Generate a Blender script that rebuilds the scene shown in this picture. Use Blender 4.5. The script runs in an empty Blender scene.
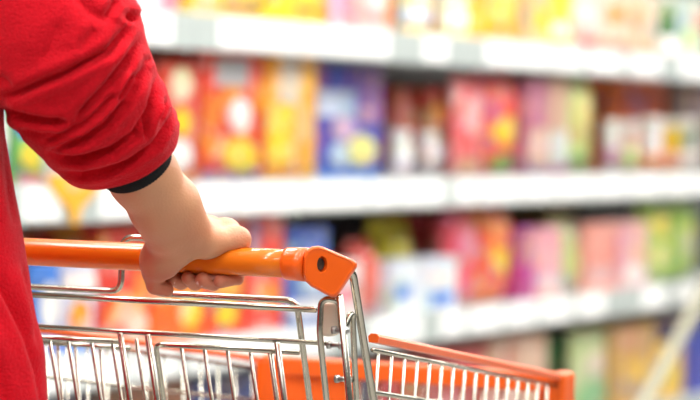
import bpy, bmesh, math, random
import numpy as np
from mathutils import Vector, Matrix, noise

# ------------------------------------------------------------------ camera, world, lights
sc = bpy.context.scene
C = sc.collection
random.seed(7)
FPX = 3000.0                      # focal length in pixels of the 700 px wide frame
ROLL = 0.0236
DIST = 3.0                        # distance to the cart handle, 1 px = 1 mm there
CAMP = np.array([0, 0, 1.146])
_pt = math.atan((200 - (150 - 1430 * ROLL)) / FPX)
_f = np.array([0, math.cos(_pt), -math.sin(_pt)])
_r0 = np.array([1.0, 0, 0]); _u0 = np.cross(_r0, _f)
_r = math.cos(ROLL) * _r0 + math.sin(ROLL) * _u0
_u = -math.sin(ROLL) * _r0 + math.cos(ROLL) * _u0
cam = bpy.data.cameras.new('camera')
cam.sensor_width = 36; cam.sensor_fit = 'HORIZONTAL'
cam.lens = FPX / 700 * 36
cam.dof.use_dof = True; cam.dof.focus_distance = DIST - 0.02
cam.dof.aperture_fstop = 4.9
cam.clip_start = 0.05; cam.clip_end = 100
co = bpy.data.objects.new('camera', cam); C.objects.link(co)
M4 = Matrix.Identity(4)
for i in range(3):
    M4[i][0] = _r[i]; M4[i][1] = _u[i]; M4[i][2] = -_f[i]; M4[i][3] = CAMP[i]
co.matrix_world = M4
sc.camera = co
sc.view_settings.view_transform = 'Standard'; sc.view_settings.look = 'None'
sc.view_settings.gamma = 1.0; sc.view_settings.use_curve_mapping = False
sc.view_settings.exposure = 0.38
w = bpy.data.worlds.new('world'); sc.world = w; w.use_nodes = True
w.node_tree.nodes['Background'].inputs[0].default_value = (1.0, 0.98, 0.95, 1)
w.node_tree.nodes['Background'].inputs[1].default_value = 0.10
LAMP = 24.0                       # emission of the ceiling luminaires

# ------------------------------------------------------------------ frames
def ray(px, py): return _f + (px - 350) / FPX * _r - (py - 200) / FPX * _u
def P(px, py, d=0.0): return CAMP + ray(px, py) * (DIST + d / 1000)      # d in mm behind the handle depth
YAW = math.radians(24)
F = np.array([math.sin(YAW), math.cos(YAW), 0]); R = np.array([math.cos(YAW), -math.sin(YAW), 0]); Z = np.array([0, 0, 1.0])
H0 = P(160, 257.8)
def cart(r, f, z): return H0 + R * r + F * f + Z * z                     # cart frame, z relative to the handle
def cpt(px, py, f):                                                      # pixel on the cart's cross plane f -> (r, f, z)
    d = ray(px, py); t = (f - F @ (CAMP - H0)) / (F @ d); p = CAMP + d * t
    return np.array([R @ (p - H0), f, p[2] - H0[2]])
SYAW = math.radians(25.5)
G = np.array([math.sin(SYAW), math.cos(SYAW), 0]); N = np.array([math.cos(SYAW), -math.sin(SYAW), 0])
S0 = CAMP + ray(420, 206) * 7.45
S0[2] = 0
def shelf(s, b, z): return S0 + G * s - N * b + Z * z                    # shelf frame: along, back from the front edge, up
def spt(px, py, b=0.0):
    d = ray(px, py); t = (N @ (S0 - N * b - CAMP)) / (N @ d); p = CAMP + d * t
    return G @ (p - S0), p[2]

# ------------------------------------------------------------------ materials
def mat(name, col, rough=0.5, metal=0.0, bump=0.0, bscale=200, spec=0.5, sss=0.0, sheen=0.0, var=0.0, vscale=30, coat=0.0, trans=0.0, emit=0.0):
    m = bpy.data.materials.new(name); m.use_nodes = True
    nt = m.node_tree; b = nt.nodes['Principled BSDF']; I = b.inputs
    I['Base Color'].default_value = (*col, 1); I['Roughness'].default_value = rough; I['Metallic'].default_value = metal
    I['Specular IOR Level'].default_value = spec
    if coat: I['Coat Weight'].default_value = coat; I['Coat Roughness'].default_value = 0.10
    if trans: I['Transmission Weight'].default_value = trans
    if sss:
        I['Subsurface Weight'].default_value = sss; I['Subsurface Radius'].default_value = (1.0, 0.35, 0.2); I['Subsurface Scale'].default_value = 0.006
    if sheen:
        I['Sheen Weight'].default_value = sheen; I['Sheen Roughness'].default_value = 0.4; I['Sheen Tint'].default_value = (1, 0.45, 0.5, 1)
    if emit:
        I['Emission Color'].default_value = (1, 0.985, 0.96, 1); I['Emission Strength'].default_value = emit
    tc = nt.nodes.new('ShaderNodeTexCoord')
    if var:
        n = nt.nodes.new('ShaderNodeTexNoise'); n.inputs['Scale'].default_value = vscale; n.inputs['Detail'].default_value = 4
        nt.links.new(tc.outputs['Object'], n.inputs['Vector'])
        mx = nt.nodes.new('ShaderNodeMix'); mx.data_type = 'RGBA'
        mx.inputs['A'].default_value = (*[c * (1 - var) for c in col], 1); mx.inputs['B'].default_value = (*[min(1, c * (1 + var)) for c in col], 1)
        nt.links.new(n.outputs['Fac'], mx.inputs['Factor']); nt.links.new(mx.outputs['Result'], I['Base Color'])
    if bump:
        n = nt.nodes.new('ShaderNodeTexNoise'); n.inputs['Scale'].default_value = bscale; n.inputs['Detail'].default_value = 3
        nt.links.new(tc.outputs['Object'], n.inputs['Vector'])
        bp = nt.nodes.new('ShaderNodeBump'); bp.inputs['Strength'].default_value = bump; bp.inputs['Distance'].default_value = 0.002
        nt.links.new(n.outputs['Fac'], bp.inputs['Height']); nt.links.new(bp.outputs['Normal'], I['Normal'])
    return m
_pm = {}
_acc = [(.88, .84, .78), (.85, .62, .05), (.75, .10, .06), (.10, .22, .60), (.85, .45, .40), (.30, .50, .12), (.08, .06, .10)]
def pmat(col, rough=0.35):
    """packaging film or card: base colour with printed shapes in two accent inks"""
    k = (tuple(col), rough)
    if k in _pm: return _pm[k]
    m = mat('packaging_%d' % len(_pm), col, rough); nt = m.node_tree; L = nt.links; b = nt.nodes['Principled BSDF']
    rnd = random.Random(str(k)); tc = nt.nodes.new('ShaderNodeTexCoord'); oi = nt.nodes.new('ShaderNodeObjectInfo')
    ml = nt.nodes.new('ShaderNodeMath'); ml.operation = 'MULTIPLY'; ml.inputs[1].default_value = 37.0; L.new(oi.outputs['Random'], ml.inputs[0])
    va = nt.nodes.new('ShaderNodeVectorMath'); va.operation = 'ADD'; L.new(tc.outputs['Object'], va.inputs[0]); L.new(ml.outputs[0], va.inputs[1])
    prev = None
    dark = sum(col) < 0.5
    for q, (scl, thr, amt) in enumerate(((13, .56, .75), (24, .60, .85), (42, .62, .8))):
        n = nt.nodes.new('ShaderNodeTexNoise'); n.inputs['Scale'].default_value = scl; n.inputs['Detail'].default_value = 1.0
        L.new(va.outputs[0], n.inputs['Vector'])
        r_ = nt.nodes.new('ShaderNodeMapRange'); r_.inputs['From Min'].default_value = thr; r_.inputs['From Max'].default_value = thr + .03
        r_.inputs['To Max'].default_value = amt * (.4 if dark else .8); L.new(n.outputs['Fac'], r_.inputs['Value'])
        mx = nt.nodes.new('ShaderNodeMix'); mx.data_type = 'RGBA'
        ac = rnd.choice(_acc); sh = rnd.uniform(.55, .9)
        mx.inputs['B'].default_value = (*[c * (1 - sh * .5) + o * sh * .5 for c, o in zip(ac, col)], 1)
        if prev is None: mx.inputs['A'].default_value = (*col, 1)
        else: L.new(prev, mx.inputs['A'])
        L.new(r_.outputs['Result'], mx.inputs['Factor']); prev = mx.outputs['Result']
    L.new(prev, b.inputs['Base Color'])
    _pm[k] = m
    return m
M_CHROME = mat('zinc_plated_wire', (0.53, 0.50, 0.42), 0.2, 1.0, bump=0.05, bscale=400)
M_HANDLE = mat('orange_handle_plastic', (0.78, 0.17, 0.004), 0.4, coat=0.6, spec=0.2)
M_CAP = mat('orange_cap_plastic', (0.86, 0.115, 0.006), 0.33, coat=0.4, spec=0.3)
M_RIM = mat('orange_rim_plastic', (0.86, 0.12, 0.008), 0.35, var=0.06)
M_BEIGE = mat('beige_hinge_plastic', (0.82, 0.72, 0.58), 0.45)
M_STEEL = mat('screw_steel', (0.45, 0.44, 0.42), 0.35, 1.0)
M_DARK = mat('dark_recess', (0.05, 0.03, 0.02), 0.6)
M_FLEECE = mat('red_fleece', (0.60, 0.0045, 0.014), 0.92, bump=1.0, bscale=420, spec=0.15, sheen=0.15, var=0.24, vscale=430)
M_CUFF = mat('black_rib_knit', (0.012, 0.012, 0.013), 0.9, bump=0.6, bscale=500, spec=0.2)
M_DENIM = mat('dark_trouser_cloth', (0.03, 0.035, 0.06), 0.85, bump=0.3, bscale=500)
M_SHOE = mat('black_shoe_leather', (0.02, 0.02, 0.02), 0.4)
M_SOLE = mat('white_rubber', (0.6, 0.6, 0.58), 0.7)
M_HAIR = mat('black_hair', (0.015, 0.011, 0.009), 0.5, bump=0.6, bscale=120)
M_NAIL = mat('fingernail', (0.80, 0.50, 0.42), 0.25, sss=0.2)
M_SHELF = mat('white_shelf_steel', (0.62, 0.64, 0.62), 0.4, var=0.04)
M_RAIL = mat('grey_price_rail', (0.50, 0.55, 0.53), 0.25, coat=0.3)
M_TAG = mat('white_price_card', (0.93, 0.93, 0.91), 0.5)
M_BACK = mat('dark_back_panel', (0.10, 0.095, 0.09), 0.6)
M_CLEAR = mat('clear_acrylic', (0.95, 0.97, 0.97), 0.05, trans=1.0)
M_FLOOR = mat('polished_floor_tile', (0.36, 0.35, 0.33), 0.2, var=0.05, vscale=6)
M_CEIL = mat('white_ceiling', (0.75, 0.75, 0.74), 0.8)
M_LAMP = mat('lamp_diffuser', (0.9, 0.9, 0.9), 0.5, emit=LAMP)
M_POLE = mat('pale_wooden_pole', (0.33, 0.315, 0.225), 0.5, var=0.1)
M_RUB = mat('dark_grey_rubber', (0.06, 0.06, 0.065), 0.6)

def skin_mat():
    m = mat('skin', (0.62, 0.33, 0.21), 0.46, spec=0.35, sss=0.12)
    nt = m.node_tree; b = nt.nodes['Principled BSDF']
    at = nt.nodes.new('ShaderNodeAttribute'); at.attribute_name = 'flush'
    tc = nt.nodes.new('ShaderNodeTexCoord')
    n = nt.nodes.new('ShaderNodeTexNoise'); n.inputs['Scale'].default_value = 70; n.inputs['Detail'].default_value = 5
    nt.links.new(tc.outputs['Object'], n.inputs['Vector'])
    a = nt.nodes.new('ShaderNodeMath'); a.operation = 'MULTIPLY_ADD'; a.inputs[1].default_value = 0.35; a.inputs[2].default_value = -0.17
    nt.links.new(n.outputs['Fac'], a.inputs[0])
    s = nt.nodes.new('ShaderNodeMath'); s.operation = 'ADD'; s.use_clamp = True
    nt.links.new(at.outputs['Fac'], s.inputs[0]); nt.links.new(a.outputs[0], s.inputs[1])
    mx = nt.nodes.new('ShaderNodeMix'); mx.data_type = 'RGBA'
    mx.inputs['A'].default_value = (0.60, 0.295, 0.160, 1); mx.inputs['B'].default_value = (0.56, 0.185, 0.105, 1)
    nt.links.new(s.outputs[0], mx.inputs['Factor']); nt.links.new(mx.outputs['Result'], b.inputs['Base Color'])
    v = nt.nodes.new('ShaderNodeTexVoronoi'); v.inputs['Scale'].default_value = 420
    mp = nt.nodes.new('ShaderNodeMapping'); mp.inputs['Rotation'].default_value = (0.3, 0.4, 0.8); mp.inputs['Scale'].default_value = (1, 0.45, 1)
    nt.links.new(tc.outputs['Object'], mp.inputs['Vector']); nt.links.new(mp.outputs['Vector'], v.inputs['Vector'])
    n2 = nt.nodes.new('ShaderNodeTexNoise'); n2.inputs['Scale'].default_value = 90; n2.inputs['Detail'].default_value = 6
    nt.links.new(mp.outputs['Vector'], n2.inputs['Vector'])
    ad = nt.nodes.new('ShaderNodeMath'); ad.operation = 'ADD'
    nt.links.new(v.outputs['Distance'], ad.inputs[0]); nt.links.new(n2.outputs['Fac'], ad.inputs[1])
    bp = nt.nodes.new('ShaderNodeBump'); bp.inputs['Strength'].default_value = 0.2; bp.inputs['Distance'].default_value = 0.0012
    nt.links.new(ad.outputs[0], bp.inputs['Height']); nt.links.new(bp.outputs['Normal'], b.inputs['Normal'])
    return m
M_SKIN = skin_mat()

# ------------------------------------------------------------------ mesh helpers
def mesh_obj(name, verts, faces, m, parent=None, smooth=False, origin=None):
    me = bpy.data.meshes.new(name)
    V = np.asarray(verts, dtype=float).reshape(-1, 3)
    o0 = V.mean(0) if origin is None else np.asarray(origin, float)
    me.from_pydata((V - o0).tolist(), [], [list(map(int, f)) for f in faces]); me.update()
    if smooth: me.polygons.foreach_set('use_smooth', [True] * len(me.polygons))
    if m: me.materials.append(m)
    o = bpy.data.objects.new(name, me); C.objects.link(o); o.location = o0
    if parent is not None: attach(o, parent)
    return o
def attach(o, parent):
    p = np.zeros(3); q = parent
    while q is not None: p = p + np.array(q.location); q = q.parent
    o.location = np.array(o.location) - p; o.parent = parent
def empty(name, loc):
    o = bpy.data.objects.new(name, None); C.objects.link(o); o.location = loc; o.empty_display_size = 0.1; return o
def tag(o, label, cat, group=None):
    o['label'] = label; o['category'] = cat
    if group: o['group'] = group
    return o
def struct(o, label=None):
    o['kind'] = 'structure'
    if label: o['label'] = label
    return o
def bevel(o, wdt, seg=2):
    bm = bmesh.new(); bm.from_mesh(o.data)
    bmesh.ops.recalc_face_normals(bm, faces=bm.faces)
    bmesh.ops.bevel(bm, geom=[e for e in bm.edges if e.calc_face_angle(0) > 0.35], offset=wdt, segments=seg, affect='EDGES', profile=0.5)
    bm.to_mesh(o.data); bm.free()
    return o
def recalc(o):
    bm = bmesh.new(); bm.from_mesh(o.data); bmesh.ops.recalc_face_normals(bm, faces=bm.faces); bm.to_mesh(o.data); bm.free(); return o
BOXF = [(0, 1, 2, 3), (7, 6, 5, 4), (0, 4, 5, 1), (1, 5, 6, 2), (2, 6, 7, 3), (3, 7, 4, 0)]
def box(name, fn, a0, a1, b0, b1, c0, c1, m, parent=None, bev=0.0):
    vs = [fn(a, b, c) for c in (c0, c1) for a, b in ((a0, b0), (a1, b0), (a1, b1), (a0, b1))]
    o = mesh_obj(name, vs, BOXF, m, parent)
    return bevel(o, bev) if bev else recalc(o)
def round_poly(pts, rad, n=6):
    pts = [np.asarray(p, float) for p in pts]; out = [pts[0]]
    for i in range(1, len(pts) - 1):
        a, b, c = pts[i - 1], pts[i], pts[i + 1]
        l = min(rad, 0.48 * np.linalg.norm(a - b), 0.48 * np.linalg.norm(c - b))
        p, q = b + (a - b) / np.linalg.norm(a - b) * l, b + (c - b) / np.linalg.norm(c - b) * l
        for k in range(n + 1):
            t = k / n; out.append((1 - t) ** 2 * p + 2 * t * (1 - t) * b + t * t * q)
    out.append(pts[-1]); return out
def tube_mesh(pts, r, seg=10):
    pts = np.array(pts, float); n = len(pts); rr = np.broadcast_to(r, (n,))
    T = np.gradient(pts, axis=0); T /= np.linalg.norm(T, axis=1)[:, None] + 1e-12
    a = np.array([0.3, 0.2, 0.9]); e = a - T[0] * (a @ T[0]); e /= np.linalg.norm(e)
    V = []
    for i in range(n):
        e = e - T[i] * (e @ T[i]); e /= np.linalg.norm(e); g = np.cross(T[i], e)
        for k in range(seg):
            t = 2 * math.pi * k / seg; V.append(pts[i] + rr[i] * (math.cos(t) * e + math.sin(t) * g))
    Fc = [(i * seg + k, i * seg + (k + 1) % seg, (i + 1) * seg + (k + 1) % seg, (i + 1) * seg + k) for i in range(n - 1) for k in range(seg)]
    Fc += [tuple(range(seg))[::-1], tuple((n - 1) * seg + k for k in range(seg))]
    return V, Fc
def tube(name, pts, r, m, parent=None, seg=10, rad=0.0):
    if rad: pts = round_poly(pts, rad)
    V, Fc = tube_mesh(pts, r, seg)
    return mesh_obj(name, V, Fc, m, parent, smooth=True)
def sphere(name, c, rx, ry, rz, m, parent=None, ax=None, n=14):
    V, Fc = [], []
    ax = ax if ax is not None else (np.array([1., 0, 0]), np.array([0, 1., 0]), Z)
    for i in range(n + 1):
        ph = math.pi * i / n
        for k in range(2 * n):
            th = math.pi * k / n
            V.append(np.asarray(c) + ax[0] * rx * math.sin(ph) * math.cos(th) + ax[1] * ry * math.sin(ph) * math.sin(th) + ax[2] * rz * math.cos(ph))
    m2 = 2 * n
    Fc = [(i * m2 + k, i * m2 + (k + 1) % m2, (i + 1) * m2 + (k + 1) % m2, (i + 1) * m2 + k) for i in range(n) for k in range(m2)]
    o = mesh_obj(name, V, Fc, m, parent, smooth=True)
    bm = bmesh.new(); bm.from_mesh(o.data); bmesh.ops.remove_doubles(bm, verts=bm.verts, dist=1e-6); bmesh.ops.recalc_face_normals(bm, faces=bm.faces); bm.to_mesh(o.data); bm.free()
    return o

# ------------------------------------------------------------------ signed-distance bodies
def surface_nets(D, org, h):
    ins = D < 0; sh = np.array(D.shape) - 1
    acc = np.zeros((*sh, 3)); cnt = np.zeros(sh)
    offs = [(0, 0), (0, 1), (1, 0), (1, 1)]
    edges = []
    for ax in range(3):
        sl0 = [slice(None)] * 3; sl1 = [slice(None)] * 3; sl0[ax] = slice(0, -1); sl1[ax] = slice(1, None)
        d0, d1 = D[tuple(sl0)], D[tuple(sl1)]
        cr = np.argwhere((d0 < 0) != (d1 < 0)); edges.append(cr)
        v0 = d0[tuple(cr.T)]; v1 = d1[tuple(cr.T)]; t = v0 / (v0 - v1)
        pos = cr.astype(float); pos[:, ax] += t
        oth = [a for a in range(3) if a != ax]
        for (p, q) in offs:
            cell = cr.copy(); cell[:, oth[0]] -= p; cell[:, oth[1]] -= q
            ok = np.all((cell >= 0) & (cell < sh), axis=1); c = cell[ok]
            np.add.at(acc, tuple(c.T), pos[ok]); np.add.at(cnt, tuple(c.T), 1)
    cells = np.argwhere(cnt > 0); idx = -np.ones(sh, int); idx[tuple(cells.T)] = np.arange(len(cells))
    V = acc[tuple(cells.T)] / cnt[tuple(cells.T)][:, None] * h + org
    Fc = []
    for ax in range(3):
        cr = edges[ax]; oth = [a for a in range(3) if a != ax]
        ok = np.all([(cr[:, a] >= 1) & (cr[:, a] < sh[a]) for a in oth], axis=0) & (cr[:, ax] < sh[ax]); cr = cr[ok]
        q = []
        for (p, s) in ((0, 0), (1, 0), (1, 1), (0, 1)):
            cell = cr.copy(); cell[:, oth[0]] -= p; cell[:, oth[1]] -= s; q.append(idx[tuple(cell.T)])
        q = np.stack(q, 1); flip = ins[tuple(cr.T)]
        if ax == 1: flip = ~flip
        q[flip] = q[flip][:, ::-1]; Fc.append(q)
    return V, np.concatenate(Fc)
class Field:
    def __init__(s, lo, hi, h):
        s.lo = np.array(lo, float); s.h = h
        n = np.ceil((np.array(hi) - s.lo) / h).astype(int) + 1
        s.ax = [s.lo[i] + h * np.arange(n[i]) for i in range(3)]; s.D = np.full(n, 60.0)
    def cone(s, A, B, ra, rb):
        A, B = np.array(A, float), np.array(B, float)
        X, Y, W = np.meshgrid(*s.ax, indexing='ij', sparse=True)
        d = B - A; L2 = d @ d + 1e-9
        t = np.clip(((X - A[0]) * d[0] + (Y - A[1]) * d[1] + (W - A[2]) * d[2]) / L2, 0, 1)
        return np.sqrt((X - A[0] - t * d[0]) ** 2 + (Y - A[1] - t * d[1]) ** 2 + (W - A[2] - t * d[2]) ** 2) - (ra + t * (rb - ra))
    @staticmethod
    def smin(a, b, k):
        h = np.clip(0.5 + 0.5 * (b - a) / k, 0, 1); return b + (a - b) * h - k * h * (1 - h)
    def add(s, D, k): s.D = s.smin(s.D, D, k)
    def mesh(s): return surface_nets(s.D, s.lo, s.h)

# ------------------------------------------------------------------ the setting
def ident(x, y, z): return np.array([x, y, z])
fl = struct(box('floor', ident, -8, 12, -4, 18, -0.1, 0.0, M_FLOOR), 'pale polished shop floor')
ce = struct(box('ceiling', ident, -8, 12, -4, 18, 3.6, 3.7, M_CEIL), 'white shop ceiling')
def luminaire(c, along, label, L=1.5):
    a = np.array(along) / np.linalg.norm(along); b = np.array([-a[1], a[0], 0]); c = np.array(c)
    o = empty('ceiling_light', c + Z * 0.08)
    fn = lambda x, y, z: c + a * x + b * y + Z * z
    box('lamp_housing', fn, -L / 2, L / 2, -0.16, 0.16, 0.02, 0.10, M_SHELF, o)
    box('lamp_diffuser', fn, -L / 2 + .02, L / 2 - .02, -0.14, 0.14, 0.0, 0.02, M_LAMP, o)
    for e in (-L / 3, L / 3): tube('hanger_rod', [fn(e, 0, 0.10), fn(e, 0, 3.6 - c[2])], 0.006, M_STEEL, o, 6)
    tag(o, label, 'ceiling light', 'ceiling lights over the aisle')
for row, off in (('along the aisle behind the shopper', 0.3), ('along the shelf front', -1.25), ('along the right of the aisle', 2.0)):
    for k, s in enumerate((-2.6, -0.6, 1.4, 3.4, 5.4, 7.4, 9.4)):
        p = H0 + G * s + N * off
        luminaire((p[0], p[1], 3.2), G, 'long white ceiling light %s, %s from the front' % (row, ('nearest', 'second', 'third', 'fourth', 'fifth', 'sixth', 'farthest')[k]))

# ------------------------------------------------------------------ shelving bays
BAY = 1.33; SJ = spt(196, 30)[0]
SH_Z = {'top': 1.279, 'mid': 0.921, 'low': 0.584, 'base': 0.22}      # lower edge of each price rail
RAIL = 0.078; DEPTH = 0.46
for k in SH_Z: pass
bays = []
bay_lab = ['white shelving bay behind the red sleeve, left end of the shelving', 'white shelving bay holding the red, orange and blue boxes',
           'white shelving bay beyond the blue box, full of red and pink bags', 'white shelving bay farthest away, behind the leaning pole']
rails = {}
for i in range(4):
    s0 = SJ + (i - 1) * BAY; s1 = s0 + BAY - 0.004
    o = empty('shelving_bay', shelf((s0 + s1) / 2, DEPTH / 2, 0)); tag(o, bay_lab[i], 'shelving', 'bays of the shelving')
    box('back_panel', shelf, s0, s1, DEPTH, DEPTH + .02, 0.1, 1.75, M_BACK, o)
    box('plinth', shelf, s0, s1, 0.03, DEPTH, 0.0, 0.19, M_RAIL, o)
    for e in (s0 + 0.002, s1 - 0.032): box('upright', shelf, e, e + .03, DEPTH - .035, DEPTH - .002, 0.19, 1.75, M_SHELF, o)
    for nm, z in SH_Z.items():
        box('shelf_board', shelf, s0 + .001, s1 - .001, 0.012, DEPTH - .036, z + RAIL - .03, z + RAIL - .008, M_SHELF, o, 0.002)
        rl = box('price_rail', shelf, s0 + .001, s1 - .001, 0.0, 0.011, z, z + RAIL, M_RAIL, o, 0.002)
        rails[(i, nm)] = (rl, s0, s1)
        for e in (s0 + .03, s1 - .05):
            if nm != 'base': box('shelf_bracket', shelf, e, e + .004, 0.06, DEPTH - .036, z + RAIL - .045, z + RAIL - .031, M_SHELF, o)
    box('clear_riser', shelf, s0 + .004, s1 - .004, 0.016, 0.019, SH_Z['mid'] + RAIL - .008, SH_Z['mid'] + RAIL + .045, M_CLEAR, o)
TAGS = {'top': [(70, 118), (126, 171), (219, 300), (303, 388), (424, 452), (486, 524), (526, 552), (555, 582), (590, 620), (631, 659), (682, 712)],
        'mid': [(24, 60), (100, 150), (170, 232), (236, 300), (303, 366), (370, 396), (400, 450), (456, 477), (480, 520), (523, 556), (559, 592), (595, 626), (630, 660), (664, 690), (693, 720)],
        'low': [(46, 84), (90, 128), (136, 178), (186, 230), (234, 262), (266, 292), (296, 330), (372, 420), (424, 462), (470, 500), (506, 534), (540, 570), (578, 604), (610, 636), (642, 664), (676, 704)]}
for nm, L in TAGS.items():
    z = SH_Z[nm]; py = {'top': 50, 'mid': 195, 'low': 330}[nm]
    for (x0, x1) in L:
        a, b = spt(x0, py)[0], spt(x1, py)[0]; mid = (a + b) / 2
        for i in range(4):
            rl, s0, s1 = rails[(i, nm)]
            if s0 < mid < s1:
                box('price_tag', shelf, max(a, s0 + .004), min(b, s1 - .004), -0.003, 0.0, z + .008, z + RAIL - .006, M_TAG, rl)

# ------------------------------------------------------------------ products
def patch(parent, s0, s1, b, z0, z1, col, name='printed_panel'):
    return box(name, shelf, s0, s1, b - .0012, b, z0, z1, pmat(col), parent)
def disc(parent, s, b, z, rs, rz, col, name='printed_badge', n=20):
    V = [shelf(s + rs * math.cos(2 * math.pi * k / n), b - dd, z + rz * math.sin(2 * math.pi * k / n)) for dd in (0.0024, 0.0) for k in range(n)]
    Fc = [tuple(range(n)), tuple(range(2 * n - 1, n - 1, -1))] + [(k, n + k, n + (k + 1) % n, (k + 1) % n) for k in range(n)]
    return recalc(mesh_obj(name, V, Fc, pmat(col), parent))
def lathe(name, fc, prof, m, parent=None, n=20, sx=1.0):
    V = [fc + np.array([r * math.cos(2 * math.pi * k / n), r * math.sin(2 * math.pi * k / n), z]) for r, z in prof for k in range(n)]
    q = len(prof)
    Fc = [(i * n + k, i * n + (k + 1) % n, (i + 1) * n + (k + 1) % n, (i + 1) * n + k) for i in range(q - 1) for k in range(n)]
    Fc += [tuple(range(n))[::-1], tuple((q - 1) * n + k for k in range(n))]
    return recalc(mesh_obj(name, V, Fc, m, parent, smooth=True))
def carton(s0, s1, b, z, h, col, deep, prints):
    o = box('carton', shelf, s0, s1, b, b + deep, z, z + h, pmat(col), None, 0.003)
    W = s1 - s0
    box('top_flap', shelf, s0 + .003, s1 - .003, b + .004, b + deep * .55, z + h, z + h + .0012, pmat(col), o)
    for i, p in enumerate(prints):                       # (kind, u0, u1, v0, v1, colour) in box fractions
        kd, u0, u1, v0, v1, c = p
        if kd == 'r': patch(o, s0 + W * u0, s0 + W * u1, b - .0012 * (i % 2) , z + h * v0, z + h * v1, c)
        if kd == 'c': disc(o, s0 + W * (u0 + u1) / 2, b - .0026, z + h * (v0 + v1) / 2, W * (u1 - u0) / 2, h * (v1 - v0) / 2, c)
        if kd == 's':                                    # strip on the near end of the carton
            fn = lambda a, bb, cc: shelf(a, bb, cc)
            box('end_print', fn, s0 - .0012, s0, b + deep * u0, b + deep * u1, z + h * v0, z + h * v1, pmat(c), o)
    return o
def pouch(s0, s1, b, z, h, col, deep, prints):
    W = s1 - s0; cx = (s0 + s1) / 2; nu, nv = 14, 18; V = []; Fc = []
    def surf(u, v, side):
        e = (max(0.0, 1 - abs(2 * u - 1) ** 2.6) * max(0.0, 1 - abs(2 * v - 1) ** 4)) ** 0.6
        wr = 0.004 * math.sin(9 * u + 5 * v + s0 * 40) * e
        wd = 1 - 0.07 * math.sin(math.pi * v)
        return shelf(cx + (u - .5) * W * wd, b + deep / 2 - side * (deep / 2 * e + wr + .001), z + h * v)
    for side in (1, -1):
        for j in range(nv + 1):
            for i in range(nu + 1): V.append(surf(i / nu, j / nv, side))
    st = (nu + 1) * (nv + 1)
    for k in range(2):
        for j in range(nv):
            for i in range(nu):
                a = k * st + j * (nu + 1) + i; q = (a, a + 1, a + nu + 2, a + nu + 1); Fc.append(q if k == 0 else q[::-1])
    rim = [j * (nu + 1) for j in range(nv + 1)] + [nv * (nu + 1) + i for i in range(1, nu + 1)] + [j * (nu + 1) + nu for j in range(nv - 1, -1, -1)] + [i for i in range(nu - 1, 0, -1)]
    for k in range(len(rim)):
        p, q = rim[k], rim[(k + 1) % len(rim)]; Fc.append((p, q, q + st, p + st))
    o = recalc(mesh_obj('pouch', V, Fc, pmat(col, 0.3), None, smooth=True))
    for i, (kd, u0, u1, v0, v1, c) in enumerate(prints):  # printed areas follow the bulge of the film
        nn = 7; V = []; Fc = []
        for j in range(nn + 1):
            for k in range(nn + 1):
                x, y = 2 * k / nn - 1, 2 * j / nn - 1
                if kd == 'c': x, y = x * math.sqrt(1 - y * y / 2), y * math.sqrt(1 - x * x / 2)
                uu, vv = u0 + (u1 - u0) * (x + 1) / 2, v0 + (v1 - v0) * (y + 1) / 2
                V.append(surf(uu, vv, 1) + N * (0.0015 + .0008 * i))
        Fc = [(j * (nn + 1) + k, j * (nn + 1) + k + 1, (j + 1) * (nn + 1) + k + 1, (j + 1) * (nn + 1) + k) for j in range(nn) for k in range(nn)]
        mesh_obj('printed_panel', V, Fc, pmat(c, 0.3), o, smooth=True)
    box('top_seal', shelf, s0 + .002, s1 - .002, b + deep / 2 - .0015, b + deep / 2 + .0015, z + h - .002, z + h + .012, pmat(col, 0.3), o)
    return o
def bottle(s0, s1, b, z, h, col, deep, prints, capc=(0.9, 0.9, 0.88)):
    r = (s1 - s0) / 2; c = shelf((s0 + s1) / 2, b + r, z)
    o = lathe('bottle', c, [(r * .9, 0), (r, .01), (r, h * .6), (r * .85, h * .7), (r * .42, h * .82), (r * .36, h * .9), (r * .36, h * .93)], pmat(col, 0.2))
    lathe('bottle_cap', c, [(r * .44, h * .9), (r * .46, h * .905), (r * .44, h)], pmat(capc), o)
    for (kd, u0, u1, v0, v1, cc) in prints: lathe('label_band', c, [(r * 1.008, h * v0), (r * 1.01, h * v0 + .001), (r * 1.01, h * v1), (r * 1.008, h * v1)], pmat(cc), o)
    return o
def tub(s0, s1, b, z, h, col, deep, prints, capc=(0.92, 0.92, 0.9)):
    r = (s1 - s0) / 2; c = shelf((s0 + s1) / 2, b + r, z)
    o = lathe('tub', c, [(r * .82, 0), (r * .86, .004), (r * .97, h * .84), (r * .97, h * .86)], pmat(col, 0.35))
    lathe('tub_lid', c, [(r, h * .85), (r * 1.02, h * .86), (r * 1.02, h * .94), (r * .94, h), (r * .5, h * 1.0)], pmat(capc), o)
    for (kd, u0, u1, v0, v1, cc) in prints:
        lathe('label_band', c, [(r * (.875 + .13 * v0), h * v0), (r * (.88 + .13 * v0), h * v0 + .001), (r * (.88 + .13 * v1), h * v1), (r * (.87 + .13 * v1), h * v1)], pmat(cc), o)
    return o
def jar(s0, s1, b, z, h, col, deep, prints, capc=(0.88, 0.88, 0.86)):
    r = (s1 - s0) / 2; c = shelf((s0 + s1) / 2, b + r, z)
    o = lathe('jar', c, [(r * .9, 0), (r, .008), (r, h * .62), (r * .95, h * .72), (r * .8, h * .79), (r * .8, h * .83)], pmat(col, 0.25))
    lathe('jar_lid', c, [(r * .84, h * .82), (r * .86, h * .83), (r * .86, h * .98), (r * .82, h)], pmat(capc), o)
    for (kd, u0, u1, v0, v1, cc) in prints: lathe('label_band', c, [(r * 1.008, h * v0), (r * 1.012, h * v0 + .001), (r * 1.012, h * v1), (r * 1.008, h * v1)], pmat(cc), o)
    return o
KIND = dict(carton=carton, pouch=pouch, bottle=bottle, tub=tub, jar=jar)
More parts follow.
